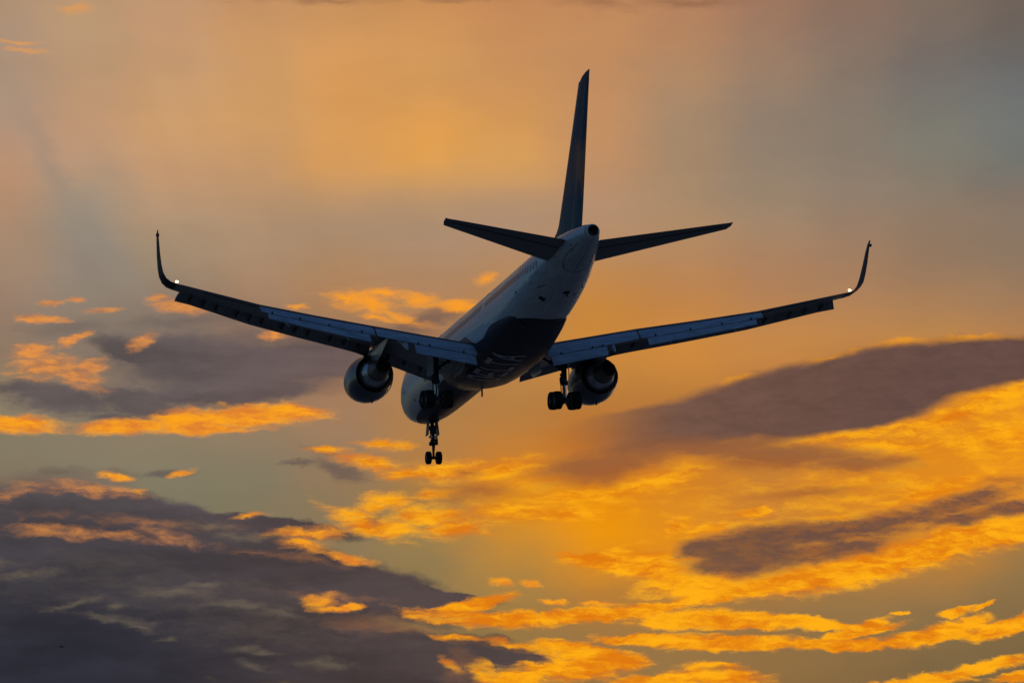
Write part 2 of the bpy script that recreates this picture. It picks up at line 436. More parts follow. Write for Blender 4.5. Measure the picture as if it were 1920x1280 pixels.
def split(x0, x1, y0, y1, xs, ys):
    """patches of the cloud field, so that every ray only works out the clouds near it"""
    if len(xs) == 0 and len(ys) == 0:
        return background(run_layers(base, (x0, x1, y0, y1)))
    if len(xs) >= len(ys):
        k = len(xs) // 2; c = xs[k]
        fac = g.math('LESS_THAN', U, c)
        return mixsh(fac, split(c, x1, y0, y1, xs[k + 1:], ys), split(x0, c, y0, y1, xs[:k], ys))
    k = len(ys) // 2; c = ys[k]
    fac = g.math('LESS_THAN', V, 12.8 - c)
    return mixsh(fac, split(x0, x1, y0, c, xs, ys[:k]), split(x0, x1, c, y1, xs, ys[k + 1:]))


INF = 1e4
top = split(-INF, INF, -INF, 4.9, [9.0], [0.45])
low = split(-INF, INF, 4.9, INF, [3.2, 6.4, 9.6, 12.8, 16.0], [7.2, 8.7, 10.2, 11.5])
clouds = mixsh(g.math('LESS_THAN', V, 12.8 - 4.9), top, low)
wo = g.n('ShaderNodeOutputWorld'); g.link(mixsh(far, clouds, background(skyc)), wo.inputs[0])
world.cycles.sampling_method = 'MANUAL'
world.cycles.sample_map_resolution = 512

# ------------------------------------------------------------------ materials


def pmat(name, c, rough=0.4, metal=0.0, coat=0.0, var=0.12, nscale=1.5, stretch=(1, 0.25, 1), spec=0.5):
    m = bpy.data.materials.new(name)
    m.use_nodes = True
    t = m.node_tree
    b = t.nodes['Principled BSDF']
    gg = G(t)
    tco = gg.n('ShaderNodeTexCoord')
    nz = gg.noise(gg.mapping(tco.outputs['Object'], scale=stretch), nscale, 6.0, 0.6)
    tone = gg.smooth(nz.outputs[0], 0.3, 0.7, 1 - var, 1 + var)
    cc = gg.mix(1.0, (c[0], c[1], c[2], 1), tone, 'MULTIPLY')
    gg.link(cc, b.inputs['Base Color'])
    gg.link(gg.smooth(nz.outputs[0], 0.3, 0.7, max(0.02, rough - 0.06), min(1, rough + 0.1)), b.inputs['Roughness'])
    b.inputs['Metallic'].default_value = metal
    b.inputs['Coat Weight'].default_value = coat
    b.inputs['Coat Roughness'].default_value = 0.12
    b.inputs['Specular IOR Level'].default_value = spec
    return m


M_white = pmat('white_paint', (0.60, 0.61, 0.63), 0.32, coat=0.3, var=0.08)
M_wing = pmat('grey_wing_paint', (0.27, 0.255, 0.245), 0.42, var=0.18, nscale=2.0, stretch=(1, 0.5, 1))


def seams(m, nx, ny, amt=0.5):
    t = m.node_tree; b = t.nodes['Principled BSDF']; q = G(t)
    src = b.inputs['Base Color'].links[0].from_socket
    tco = q.n('ShaderNodeTexCoord'); sp = q.n('ShaderNodeSeparateXYZ'); q.link(tco.outputs['Object'], sp.inputs[0])
    ax = q.math('ABSOLUTE', sp.outputs[0])
    sw = q.math('ADD', q.math('MULTIPLY', sp.outputs[1], -1.0), q.math('MULTIPLY', ax, -0.42))
    a1 = q.smooth(q.math('ABSOLUTE', q.math('SUBTRACT', q.math('FRACT', q.math('DIVIDE', ax, nx)), 0.5)), 0.0, 0.022, 1.0, 0.0)
    a2 = q.smooth(q.math('ABSOLUTE', q.math('SUBTRACT', q.math('FRACT', q.math('DIVIDE', sw, ny)), 0.5)), 0.0, 0.022, 1.0, 0.0)
    mk_ = q.math('MULTIPLY', q.math('MAXIMUM', a1, a2), amt)
    q.link(q.mix(mk_, src, (0.03, 0.03, 0.03, 1)), b.inputs['Base Color'])


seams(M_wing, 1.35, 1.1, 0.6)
M_flap = pmat('pale_flap_paint', (0.40, 0.42, 0.49), 0.42, var=0.22, nscale=1.6, stretch=(0.5, 2, 2))
M_metal = pmat('bare_metal', (0.42, 0.42, 0.44), 0.28, metal=1.0, var=0.15, nscale=3)
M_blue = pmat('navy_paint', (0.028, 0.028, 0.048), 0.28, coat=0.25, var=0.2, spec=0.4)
M_winglet = pmat('winglet_paint', (0.02, 0.022, 0.035), 0.55, var=0.1, spec=0.2)
M_black = pmat('rubber', (0.012, 0.011, 0.011), 0.75, var=0.25, nscale=6, spec=0.25)
M_strut = pmat('dark_steel', (0.035, 0.033, 0.033), 0.5, metal=0.3, var=0.3, nscale=6)
M_chrome = pmat('chrome', (0.75, 0.76, 0.78), 0.12, metal=1.0, var=0.05)
M_duct = pmat('soot_metal', (0.17, 0.13, 0.11), 0.5, metal=0.6, var=0.3, nscale=4)
M_core = pmat('core_cowl_metal', (0.48, 0.47, 0.48), 0.30, metal=0.85, var=0.25, nscale=3)
M_win = pmat('window_glass', (0.02, 0.022, 0.028), 0.12, var=0.1)
M_seam = pmat('panel_seam', (0.10, 0.10, 0.11), 0.6, var=0.1)
M_letter = pmat('pale_lettering', (0.52, 0.45, 0.45), 0.4, var=0.15, nscale=4)
M_red = pmat('red_emblem_paint', (0.25, 0.03, 0.03), 0.35, var=0.15)


def emat(name, c, s):
    m = bpy.data.materials.new(name); m.use_nodes = True
    b = m.node_tree.nodes['Principled BSDF']
    b.inputs['Base Color'].default_value = (1, 1, 1, 1)
    b.inputs['Emission Color'].default_value = (*c, 1)
    b.inputs['Emission Strength'].default_value = s
    return m


M_lamp = emat('lit_lamp', (1.0, 0.80, 0.45), 9.0)

# fuselage paint: white above, navy belly, the boundary sweeping up behind the wing; fine skin seams
def body_mat():
    m = bpy.data.materials.new('fuselage_paint'); m.use_nodes = True
    t = m.node_tree; b = t.nodes['Principled BSDF']; q = G(t)
    tco = q.n('ShaderNodeTexCoord')
    sp = q.n('ShaderNodeSeparateXYZ'); q.link(tco.outputs['Object'], sp.inputs[0])
    s = q.math('MULTIPLY', sp.outputs[1], -1.0); z = sp.outputs[2]; x = sp.outputs[0]
    fc = q.n('ShaderNodeFloatCurve')
    pts = [(0, -1.9), (4, -1.72), (8.5, -1.58), (14, -1.32), (20, -1.15), (26, -0.80), (28.6, -0.84), (31, -1.0), (33.3, -1.16), (34.7, -1.33), (35.6, -1.50), (36.2, -1.75), (47, -2.6)]
    cv = fc.mapping.curves[0]
    P_ = [(a / 50.0, (h + 3) / 3.0) for a, h in pts]
    cv.points[0].location = P_[0]; cv.points[1].location = P_[-1]
    for p in P_[1:-1]:
        cv.points.new(*p)
    for p in cv.points:
        p.handle_type = 'AUTO'
    fc.mapping.update()
    q.link(q.math('DIVIDE', s, 50.0), fc.inputs['Value'])
    zl = q.math('MULTIPLY_ADD', fc.outputs[0], 3.0, -3.0)
    blue = q.smooth(q.math('SUBTRACT', z, zl), -0.012, 0.012, 1.0, 0.0)
    nz = q.noise(q.mapping(tco.outputs['Object'], scale=(1.3, 0.18, 1.3)), 1.6, 7.0, 0.65)
    tone = q.smooth(nz.outputs[0], 0.3, 0.7, 0.82, 1.06)
    white = q.mix(1.0, (0.58, 0.585, 0.60, 1), tone, 'MULTIPLY')
    # grime streaks on the underside of the tail cone
    nz2 = q.noise(q.mapping(tco.outputs['Object'], scale=(4.0, 0.25, 4.0)), 1.5, 6.0, 0.7)
    gr = q.math('MULTIPLY', q.smooth(nz2.outputs[0], 0.45, 0.75), q.smooth(s, 30.0, 38.0))
    white = q.mix(q.math('MULTIPLY', gr, 0.45), white, (0.22, 0.17, 0.14, 1))
    # circumferential and lengthwise seams
    fr = q.math('ABSOLUTE', q.math('SUBTRACT', q.math('FRACT', q.math('DIVIDE', s, 3.3)), 0.5))
    seam = q.smooth(fr, 0.0, 0.006, 1.0, 0.0)
    for zz in (0.98, -0.35, -1.05):
        sm = q.smooth(q.math('ABSOLUTE', q.math('SUBTRACT', z, zz)), 0.0, 0.022, 1.0, 0.0)
        seam = q.math('MAXIMUM', seam, sm)
    white = q.mix(q.math('MULTIPLY', seam, 0.32), white, (0.18, 0.18, 0.19, 1))
    navy = q.mix(1.0, (0.034, 0.028, 0.040, 1), tone, 'MULTIPLY')
    q.link(q.mix(blue, white, navy), b.inputs['Base Color'])
    q.link(q.math('MULTIPLY_ADD', blue, 0.14, q.smooth(nz.outputs[0], 0.3, 0.7, 0.24, 0.36)), b.inputs['Roughness'])
    q.link(q.math('MULTIPLY_ADD', blue, -0.12, 0.12), b.inputs['Coat Weight'])
    b.inputs['Coat Roughness'].default_value = 0.2
    q.link(q.math('MULTIPLY_ADD', blue, -0.28, 0.4), b.inputs['Specular IOR Level'])
    bp = q.n('ShaderNodeBump'); bp.inputs['Strength'].default_value = 0.25; bp.inputs['Distance'].default_value = 0.03
    q.link(nz.outputs[0], bp.inputs['Height']); q.link(bp.outputs[0], b.inputs['Normal'])
    return m


M_body = body_mat()


def fin_mat():
    m = bpy.data.materials.new('tail_fin_paint'); m.use_nodes = True
    t = m.node_tree; b = t.nodes['Principled BSDF']; q = G(t)
    tco = q.n('ShaderNodeTexCoord')
    sp = q.n('ShaderNodeSeparateXYZ'); q.link(tco.outputs['Object'], sp.inputs[0])
    z = sp.outputs[2]; s = q.math('MULTIPLY', sp.outputs[1], -1.0)
    nz = q.noise(q.mapping(tco.outputs['Object'], scale=(1, 1.2, 0.5)), 1.6, 6.0, 0.6)
    tone = q.smooth(nz.outputs[0], 0.3, 0.7, 0.8, 1.2)
    c = q.mix(1.0, q.mix(q.smooth(z, 2.0, 5.0), (0.03, 0.085, 0.11, 1), (0.02, 0.045, 0.085, 1)), tone, 'MULTIPLY')
    # reddish livery patch with an orange reflection painted in, halfway up, strongest towards the rudder
    d = q.math('ADD', q.math('ABSOLUTE', q.math('MULTIPLY', q.math('SUBTRACT', z, 5.0), 0.55)), q.math('MULTIPLY', q.math('SUBTRACT', nz.outputs[0], 0.5), 1.6))
    mk = q.math('MULTIPLY', q.smooth(d, 0.3, 0.95, 1.0, 0.0), q.smooth(s, 43.0, 45.0, 0.25, 1.0))
    c = q.mix(q.math('MULTIPLY', mk, 0.8), c, (0.60, 0.19, 0.07, 1))
    q.link(c, b.inputs['Base Color'])
    b.inputs['Roughness'].default_value = 0.5
    b.inputs['Specular IOR Level'].default_value = 0.12
    return m


M_fin = fin_mat()

# ------------------------------------------------------------------ mesh helpers (aircraft frame: X starboard, Y forward, Z up, origin at the nose; s = metres aft)
C = sc.collection


def mk(name, verts, faces, mat, parent=None, smooth=True, ang=35, mats=None, fm=None):
    me = bpy.data.meshes.new(name)
    me.from_pydata([tuple(v) for v in verts], [], faces)
    me.validate()
    for mm in (mats or [mat]):
        me.materials.append(mm)
    if fm:
        for p, i in zip(me.polygons, fm):
            p.material_index = i
    if smooth:
        for p in me.polygons:
            p.use_smooth = True
        me.set_sharp_from_angle(angle=R(ang))
    o = bpy.data.objects.new(name, me)
    C.objects.link(o)
    if parent is not None:
        o.parent = parent
    return o


class MB:
    def __init__(s):
        s.v = []; s.f = []; s.m = []

    def add(s, v, f, m=0):
        k = len(s.v); s.v += [tuple(a) for a in v]; s.f += [tuple(i + k for i in q) for q in f]; s.m += [m] * len(f)
        return s

    def build(s, name, mats, parent, ang=35, smooth=True):
        mats = mats if isinstance(mats, list) else [mats]
        return mk(name, s.v, s.f, None, parent, smooth, ang, mats, s.m)


def rings(rs, cap0=True, cap1=True, closed=True):
    n = len(rs[0]); v = [p for r in rs for p in r]; f = []
    for i in range(len(rs) - 1):
        for j in range(n if closed else n - 1):
            a = i * n + j; b = i * n + (j + 1) % n
            f.append((a, b, b + n, a + n))
    if cap0:
        f.append(tuple(range(n - 1, -1, -1)))
    if cap1:
        f.append(tuple(range((len(rs) - 1) * n, len(rs) * n)))
    return v, f


def foil(le, te, t, up, n=12, camber=0.015):
    """airfoil ring between two points; up = thickness direction; t = thickness/chord"""
    le = Vector(le); te = Vector(te); ch = (te - le); c = ch.length; up = Vector(up).normalized()
    top = []; bot = []
    for i in range(n + 1):
        x = 0.5 * (1 - math.cos(math.pi * i / n))
        yt = 5 * t * (0.2969 * math.sqrt(x) - 0.126 * x - 0.3516 * x * x + 0.2843 * x ** 3 - 0.1030 * x ** 4)
        yc = camber * 4 * x * (1 - x)
        top.append(le + ch * x + up * (c * (yc + yt)))
        bot.append(le + ch * x + up * (c * (yc - yt)))
    top[-1] = te + up * 0.012; bot[-1] = te - up * 0.012
    return top + bot[-1:0:-1]


def tube(p0, p1, r0, r1=None, n=14):
    p0 = Vector(p0); p1 = Vector(p1); r1 = r0 if r1 is None else r1
    d = (p1 - p0).normalized(); a = d.orthogonal().normalized(); b = d.cross(a)
    rs = []
    for p, r in ((p0, r0), (p1, r1)):
        rs.append([p + (a * math.cos(2 * math.pi * k / n) + b * math.sin(2 * math.pi * k / n)) * r for k in range(n)])
    return rings(rs)


def box(c, s, rot=None, bev=0.0):
    c = Vector(c); v = []
    for x in (-1, 1):
        for y in (-1, 1):
            for z in (-1, 1):
                p = Vector((x * s[0] / 2, y * s[1] / 2, z * s[2] / 2))
                if rot is not None:
                    p = rot @ p
                v.append(c + p)
    return v, [(0, 1, 3, 2), (4, 6, 7, 5), (0, 4, 5, 1), (2, 3, 7, 6), (0, 2, 6, 4), (1, 5, 7, 3)]


def lathe_y(cx, cz, prof, n=40, cap0=False, cap1=False, tilt=0.0):
    rs = []
    for s, r in prof:
        rs.append([(cx + r * math.sin(2 * math.pi * k / n), -s, cz + tilt * (s - prof[0][0]) + r * math.cos(2 * math.pi * k / n)) for k in range(n)])
    return rings(rs, cap0, cap1)


def lathe_x(cx, cy, cz, prof, n=28):
    rs = []
    for x, r in prof:
        rs.append([(cx + x, cy + r * math.cos(2 * math.pi * k / n), cz + r * math.sin(2 * math.pi * k / n)) for k in range(n)])
    return rings(rs)


def tagobj(o, label, cat, group=None, kind=None):
    if label: o['label'] = label
    if cat: o['category'] = cat
    if group: o['group'] = group
    if kind: o['kind'] = kind


# ------------------------------------------------------------------ ground
gm = bpy.data.materials.new('ground_material'); gm.use_nodes = True
q = G(gm.node_tree); b = gm.node_tree.nodes['Principled BSDF']
tco = q.n('ShaderNodeTexCoord')
n1 = q.noise(tco.outputs['Object'], 0.004, 6, 0.6); n2 = q.noise(tco.outputs['Object'], 0.15, 8, 0.65)
cc = q.mix(q.smooth(n1.outputs[0], 0.4, 0.6), (0.26, 0.20, 0.155, 1), (0.42, 0.34, 0.28, 1))
cc = q.mix(1.0, cc, q.smooth(n2.outputs[0], 0.3, 0.7, 0.7, 1.3), 'MULTIPLY')
q.link(cc, b.inputs['Base Color']); b.inputs['Roughness'].default_value = 0.95
rr = [0, 30, 120, 400, 1500, 6000, 25000, 90000]
gv = [(0, 0, 0)]; gf = []
NS = 48
for r in rr[1:]:
    for k in range(NS):
        a = 2 * math.pi * k / NS
        gv.append((r * math.cos(a), r * math.sin(a), 0))
for k in range(NS):
    gf.append((0, 1 + k, 1 + (k + 1) % NS))
for i in range(len(rr) - 2):
    for k in range(NS):
        a = 1 + i * NS + k; b2 = 1 + i * NS + (k + 1) % NS
        gf.append((a, a + NS, b2 + NS, b2))
ground = mk('ground', gv, gf, gm, smooth=False)
ground['kind'] = 'structure'

# ------------------------------------------------------------------ the airliner
W = Matrix(((0.977071017985758, -0.21126664186082195, -0.026431644843363928, 0),
            (0.20909007907288865, 0.975523190647257, -0.06808702771224823, 0),
            (0.04016920021070491, 0.060999266768105416, 0.997329195806573, 0), (0, 0, 0, 1)))
NOSE = Vector((-5.65436307, 386.77090548, 91.42352788 + 1.7))
jet = bpy.data.objects.new('passenger_jet', None)
C.objects.link(jet)
jet.matrix_world = Matrix.Translation(NOSE) @ W
tagobj(jet, 'large twin engine jet airliner with navy belly and wheels down, seen from behind', 'airplane')

ST = [(0.0, -0.70, -0.76, .03), (0.08, -0.52, -0.94, .22), (0.25, -0.32, -1.12, .42), (0.75, 0.0, -1.40, .78), (1.5, .42, -1.65, 1.13), (2.5, 1.05, -1.84, 1.43), (3.5, 1.55, -1.93, 1.62),
      (5, 1.9, -2.0, 1.80), (7, 2.0, -2.01, 1.88), (12, 2, -2.01, 1.88), (18, 2, -2.01, 1.88), (24, 2, -2.01, 1.88), (30, 2.0, -2.01, 1.88), (32, 2.0, -1.98, 1.88), (33.5, 2, -1.87, 1.87),
      (35, 2.0, -1.68, 1.85), (36.5, 2.0, -1.43, 1.80), (38, 2.0, -1.13, 1.72), (39.5, 1.99, -.80, 1.59), (41, 1.97, -.46, 1.42), (42.3, 1.93, -.17, 1.24), (43.5, 1.88, .09, 1.05), (44.6, 1.80, .31, .85), (45.6, 1.70, .50, .65), (46.35, 1.58, .66, .50), (46.75, 1.50, .76, .41)]


def interp(tab, s, k):
    for i in range(len(tab) - 1):
        if tab[i][0] <= s <= tab[i + 1][0]:
            f = (s - tab[i][0]) / (tab[i + 1][0] - tab[i][0])
            return tab[i][k] * (1 - f) + tab[i + 1][k] * f
    return tab[-1][k] if s > tab[-1][0] else tab[0][k]


def fus(s, a, off=0.0):
    """point on the fuselage skin; a = angle from the top towards starboard"""
    t = interp(ST, s, 1); bo = interp(ST, s, 2); h = interp(ST, s, 3)
    return Vector(((h + off) * math.sin(a), -s, (t + bo) / 2 + ((t - bo) / 2 + off) * math.cos(a)))


def side_at(s, z, sgn, off=0.0):
    t = interp(ST, s, 1); bo = interp(ST, s, 2)
    c = max(-1, min(1, (z - (t + bo) / 2) / ((t - bo) / 2)))
    return fus(s, sgn * math.acos(c), off)


NF = 72
rs = [[fus(st[0], 2 * math.pi * k / NF) for k in range(NF)] for st in ST]
v, f = rings(rs, True, False)
fuselage = mk('fuselage', v, f, M_body, jet, ang=60)

# tail cone exhaust
v, f = lathe_y(0, 1.13, [(46.72, .385), (46.82, .38), (46.93, .35), (46.98, .30)], 28)
mk('tail_cone_rim', v, f, M_white, fuselage)
prof = [(46.97, .305), (47.05, .29), (47.04, .27), (46.9, .255), (46.2, .24), (46.2, 0.001)]
v, f = lathe_y(0, 1.13, prof, 28)
mk('exhaust_pipe', v, f, M_duct, fuselage)


def patch(name, s0, s1, z0, z1, sgn, mat, parent, off=0.012, ns=2, nz=3, r=0.0):
    """thin raised plate lying on the fuselage side"""
    vv = []; ff = []
    cols = [s0 + (s1 - s0) * i / ns for i in range(ns + 1)]; rws = [z0 + (z1 - z0) * j / nz for j in range(nz + 1)]
    for layer_ in (off, -0.02):
        for s_ in cols:
            for z_ in rws:
                zz = z_
                if r and (s_ in (s0, s1)):
                    zz = (z0 + z1) / 2 + (z_ - (z0 + z1) / 2) * (1 - r)
                vv.append(side_at(s_, zz, sgn, layer_))
    m_ = (ns + 1) * (nz + 1)
    for i in range(ns):
        for j in range(nz):
            a = i * (nz + 1) + j
            ff.append((a, a + 1, a + nz + 2, a + nz + 1)); ff.append((m_ + a, m_ + a + nz + 1, m_ + a + nz + 2, m_ + a + 1))
    rim = [i * (nz + 1) for i in range(ns + 1)] + [ns * (nz + 1) + j for j in range(1, nz + 1)] + [i * (nz + 1) + nz for i in range(ns - 1, -1, -1)] + [j for j in range(nz - 1, 0, -1)]
    for i in range(len(rim)):
        a, b_ = rim[i], rim[(i + 1) % len(rim)]
        ff.append((a, b_, b_ + m_, a + m_))
    if name is None:
        return vv, ff
    return mk(name, vv, ff, mat, parent, ang=30)


WZ = 0.62
right_w = MB()
k = 0
s = 6.2
while s < 40.2:
    if not any(abs(s - d) < 0.55 for d in (13.9, 27.2)):
        patch('cabin_window', s, s + .24, WZ - .18, WZ + .18, -1, M_win, fuselage, r=0.3, ns=3)
        vv, ff = patch(None, s, s + .24, WZ - .18, WZ + .18, 1, None, None, r=0.3, ns=3)
        right_w.add(vv, ff)
    s += 0.51
o = right_w.build('cabin_windows', M_win, fuselage); o['kind'] = 'stuff'


def outline(s0, s1, z0, z1, sgn, w=0.035):
    mb = MB()
    for a in ((s0, s1, z0, z0 + w), (s0, s1, z1 - w, z1), (s0, s0 + w, z0 + w, z1 - w), (s1 - w, s1, z0 + w, z1 - w)):
        vv, ff = patch(None, a[0], a[1], a[2], a[3], sgn, None, None, off=0.010)
        mb.add(vv, ff)
    return mb


for sgn in (-1, 1):
    for (a, b_) in ((4.6, 5.45), (13.6, 14.4), (26.9, 27.6), (38.9, 39.7)):
        outline(a, b_, -0.45, 1.35, sgn).build('passenger_door', M_seam, fuselage)
for (a, b_) in ((9.0, 10.5), (33.2, 34.5)):
    outline(a, b_, -1.35, -0.35, 1).build('cargo_door', M_seam, fuselage)

# round red emblem near the nose, port side
mb = MB()
NE = 24
for k in range(NE):
    a0 = 2 * math.pi * k / NE; a1 = 2 * math.pi * (k + 1) / NE
    q4 = []
    for (a, rr_) in ((a0, .34), (a1, .34), (a1, .24), (a0, .24)):
        q4.append(side_at(11.2 + rr_ * math.cos(a), -0.38 + rr_ * 1.3 * math.sin(a), -1, 0.012))
    mb.add(q4, [(0, 1, 2, 3)])
mb.build('round_emblem', M_red, fuselage, smooth=False)


def dome_on(name, s, xang, size, mat, flat=0.5, squarish=False, length=1.0):
    """small bump on the belly at angle xang from straight down (port negative)"""
    a = math.pi - xang
    c = fus(s, a); n = (fus(s, a, 0.1) - c).normalized(); fwd = Vector((0, 1, 0)); fwd = (fwd - n * fwd.dot(n)).normalized(); sd_ = n.cross(fwd)
    rs_ = []
    for j in range(5):
        t_ = j / 4 * math.pi / 2
        rr_ = math.cos(t_) if not squarish else (1.0 if j < 4 else 0.9)
        hh = math.sin(t_) * flat
        ring_ = []
        for k_ in range(16):
            an = 2 * math.pi * k_ / 16
            ca, sa = math.cos(an), math.sin(an)
            if squarish:
                m_ = max(abs(ca), abs(sa)); ca /= m_; sa /= m_
            ring_.append(c - n * 0.03 + (fwd * ca * length + sd_ * sa) * size * max(rr_, 0.02) + n * (hh * size + 0.03))
        rs_.append(ring_)
    rs_ = [[p - n * 0.08 for p in rs_[0]]] + rs_
    v_, f_ = rings(rs_)
    return mk(name, v_, f_, mat, fuselage)


dome_on('outflow_valve', 39.45, 0.13, 0.20, M_black, 0.35)
dome_on('drain_mast', 39.1, 0.19, 0.06, M_black, 1.6)
dome_on('service_panel', 38.0, -0.53, 0.17, M_black, 0.06, True, 1.9)
dome_on('antenna_fairing', 38.4, -1.25, 0.20, M_white, 0.5, length=1.6)
dome_on('pressure_port', 35.9, -1.35, 0.09, M_black, 0.3)
dome_on('pressure_port', 44.8, -1.15, 0.07, M_black, 0.2)
dome_on('drain_mast', 38.8, 0.50, 0.07, M_seam, 0.6)
dome_on('static_port', 7.0, -0.95, 0.06, M_black, 0.3, length=2.2)
dome_on('static_port', 7.6, -0.82, 0.06, M_black, 0.3, length=2.4)
dome_on('static_port', 4.9, -1.5, 0.05, M_black, 0.3, length=2.0)

# tail cone access door seams (on the underside)
mb = MB()


def seam_line(pts, w=0.02):
    for (s0, a0), (s1, a1) in zip(pts[:-1], pts[1:]):
        n_ = 4
        for i in range(n_):
            sa = s0 + (s1 - s0) * i / n_; sb = s0 + (s1 - s0) * (i + 1) / n_; aa = a0 + (a1 - a0) * i / n_; ab = a0 + (a1 - a0) * (i + 1) / n_
            d = Vector((sb - sa, (ab - aa) * 1.0, 0)); d.normalize(); o1 = Vector((-d.y, d.x, 0)) * w
            mb.add([fus(sa + o1.x, math.pi - (aa + o1.y), .008), fus(sb + o1.x, math.pi - (ab + o1.y), .008), fus(sb - o1.x, math.pi - (ab - o1.y), .008), fus(sa - o1.x, math.pi - (aa - o1.y), .008)], [(0, 1, 2, 3)])


seam_line([(45.6, -.9), (44.0, -.85), (43.0, -.72), (42.3, -.45), (42.15, 0), (42.3, .45), (43.0, .75), (44.0, .85), (45.6, .9)])
seam_line([(45.6, 0.1), (44.0, 0.08), (42.15, 0.0)], 0.012)
mb.build('access_door', M_seam, fuselage, smooth=False)

# belly fairing
FB = [(15.3, -2.005, -1.0, 1.60, 1.0), (16.3, -2.12, -0.9, 1.80, .9), (17.5, -2.28, -.75, 1.96, .78), (19, -2.42, -.6, 2.05, .68), (21, -2.50, -.5, 2.10, .62), (23.5, -2.52, -.5, 2.12, .6), (26, -2.50, -.5, 2.10, .6),
      (27.5, -2.46, -.55, 2.06, .63), (29, -2.37, -.65, 2.00, .7), (30.5, -2.24, -.75, 1.90, .8), (32, -2.08, -.9, 1.76, .9), (33.2, -1.92, -.95, 1.62, 1.0), (34, -1.78, -1.0, 1.45, 1.0)]


def fair(s, a, off=0.0):
    """a from -pi/2 (port rim) .. 0 (bottom) .. pi/2"""
    bo = interp(FB, s, 1) - off; tp = interp(FB, s, 2); h = interp(FB, s, 3) + off
    e = interp(FB, s, 4)
    cx_ = math.copysign(abs(math.sin(a)) ** e, math.sin(a)); cz_ = abs(math.cos(a)) ** e
    return Vector((h * cx_, -s, tp + (bo - tp) * cz_))


rs = []
for st in FB:
    ring_ = [fair(st[0], -math.pi / 2 + math.pi * k / 32) for k in range(33)]
    ring_ += [(1.0, -st[0], st[2] + 0.25), (-1.0, -st[0], st[2] + 0.25)]
    rs.append(ring_)
v, f = rings(rs)
M_belly = pmat('belly_navy_paint', (0.036, 0.029, 0.038), 0.45, coat=0.0, var=0.35, nscale=1.0, stretch=(1.2, 0.4, 1), spec=0.2)


def pale_shoulder(m):
    t = m.node_tree; b = t.nodes['Principled BSDF']; q = G(t)
    src = b.inputs['Base Color'].links[0].from_socket
    tco = q.n('ShaderNodeTexCoord'); sp = q.n('ShaderNodeSeparateXYZ'); q.link(tco.outputs['Object'], sp.inputs[0])
    s_ = q.math('MULTIPLY', sp.outputs[1], -1.0)
    lim = q.smooth(s_, 23.5, 27.0, -0.45, -1.32)
    lim2 = q.smooth(s_, 28.0, 30.2, 0.0, 0.45)
    lim = q.math('ADD', lim, lim2)
    mk_ = q.smooth(q.math('SUBTRACT', sp.outputs[2], lim), -0.012, 0.012)
    q.link(q.mix(mk_, src, (0.62, 0.64, 0.66, 1)), b.inputs['Base Color'])


pale_shoulder(M_belly)
fairing = mk('belly_fairing', v, f, M_belly, jet, ang=50)

# lettering on the belly: reads front to back with the letter tops to port
LET = {
 'D': [((0, 0), (0, 1)), ((0, 1), (.55, 1)), ((.55, 1), (.88, .78)), ((.88, .78), (.95, .5)), ((.95, .5), (.88, .22)), ((.88, .22), (.55, 0)), ((.55, 0), (0, 0))],
 'E': [((0, 0), (0, 1)), ((0, 1), (.9, 1)), ((0, .5), (.75, .5)), ((0, 0), (.9, 0))],
 'L': [((0, 0), (0, 1)), ((0, 0), (.9, 0))],
 'T': [((.48, 0), (.48, 1)), ((0, 1), (.96, 1))],
 'A': [((0, 0), (.48, 1)), ((.96, 0), (.48, 1)), ((.2, .36), (.76, .36))],
}
mb = MB()
s_let = {'D': 21.75, 'E': 23.4, 'L': 25.1, 'T': 26.4, 'A': 27.95}
x_lo, x_hi, lw = 0.12, -1.42, 1.12


def xz_on_fair(x, s, off):
    # find the angle whose x matches
    h = interp(FB, s, 3) + off
    t_ = max(-1, min(1, x / h))
    a_ = math.asin(math.copysign(abs(t_) ** (1 / interp(FB, s, 4)), t_))
    return fair(s, a_, off)


LI = 0
for ch, s0 in s_let.items():
    for (p, q_) in LET[ch]:
        LI += 1
        a = Vector((s0 + p[0] * lw, x_lo + (x_hi - x_lo) * p[1], 0)); b_ = Vector((s0 + q_[0] * lw, x_lo + (x_hi - x_lo) * q_[1], 0))
        d = (b_ - a); L_ = d.length; d.normalize(); nrm = Vector((-d.y, d.x, 0)) * 0.125
        a = a - d * 0.09; b_ = b_ + d * 0.09
        N = 8
        vv = []
        for i in range(N + 1):
            c = a + (b_ - a) * i / N
            for sg in (1, -1):
                w_ = c + nrm * sg
                vv.append(xz_on_fair(w_.y, w_.x, 0.022 + 0.0012 * LI))
        mb.add(vv, [(2 * i, 2 * i + 1, 2 * i + 3, 2 * i + 2) for i in range(N)])
mb.build('belly_lettering', M_letter, fairing, smooth=False)
mb = MB(); mb.add(*box((0.02, -18.35, -2.62), (0.04, 0.3, 0.5))); mb.build('blade_antenna', M_strut, fairing)
mb = MB(); mb.add(*box((-1.72, -23.3, -2.30), (0.22, 0.9, 0.12))); mb.build('air_inlet', M_black, fairing)
mb = MB(); mb.add(*box((-0.15, -23.0, -2.53), (0.12, 0.3, 0.10))); mb.build('beacon_light', M_black, fairing)

# ---------------------------------------------------------------- wings
def lerp(a, b_, t_): return a + (b_ - a) * t_


def tab(x, pts):
    for i in range(len(pts) - 1):
        if x <= pts[i + 1][0]:
            f_ = (x - pts[i][0]) / (pts[i + 1][0] - pts[i][0]); return lerp(pts[i][1], pts[i + 1][1], f_)
    return pts[-1][1]


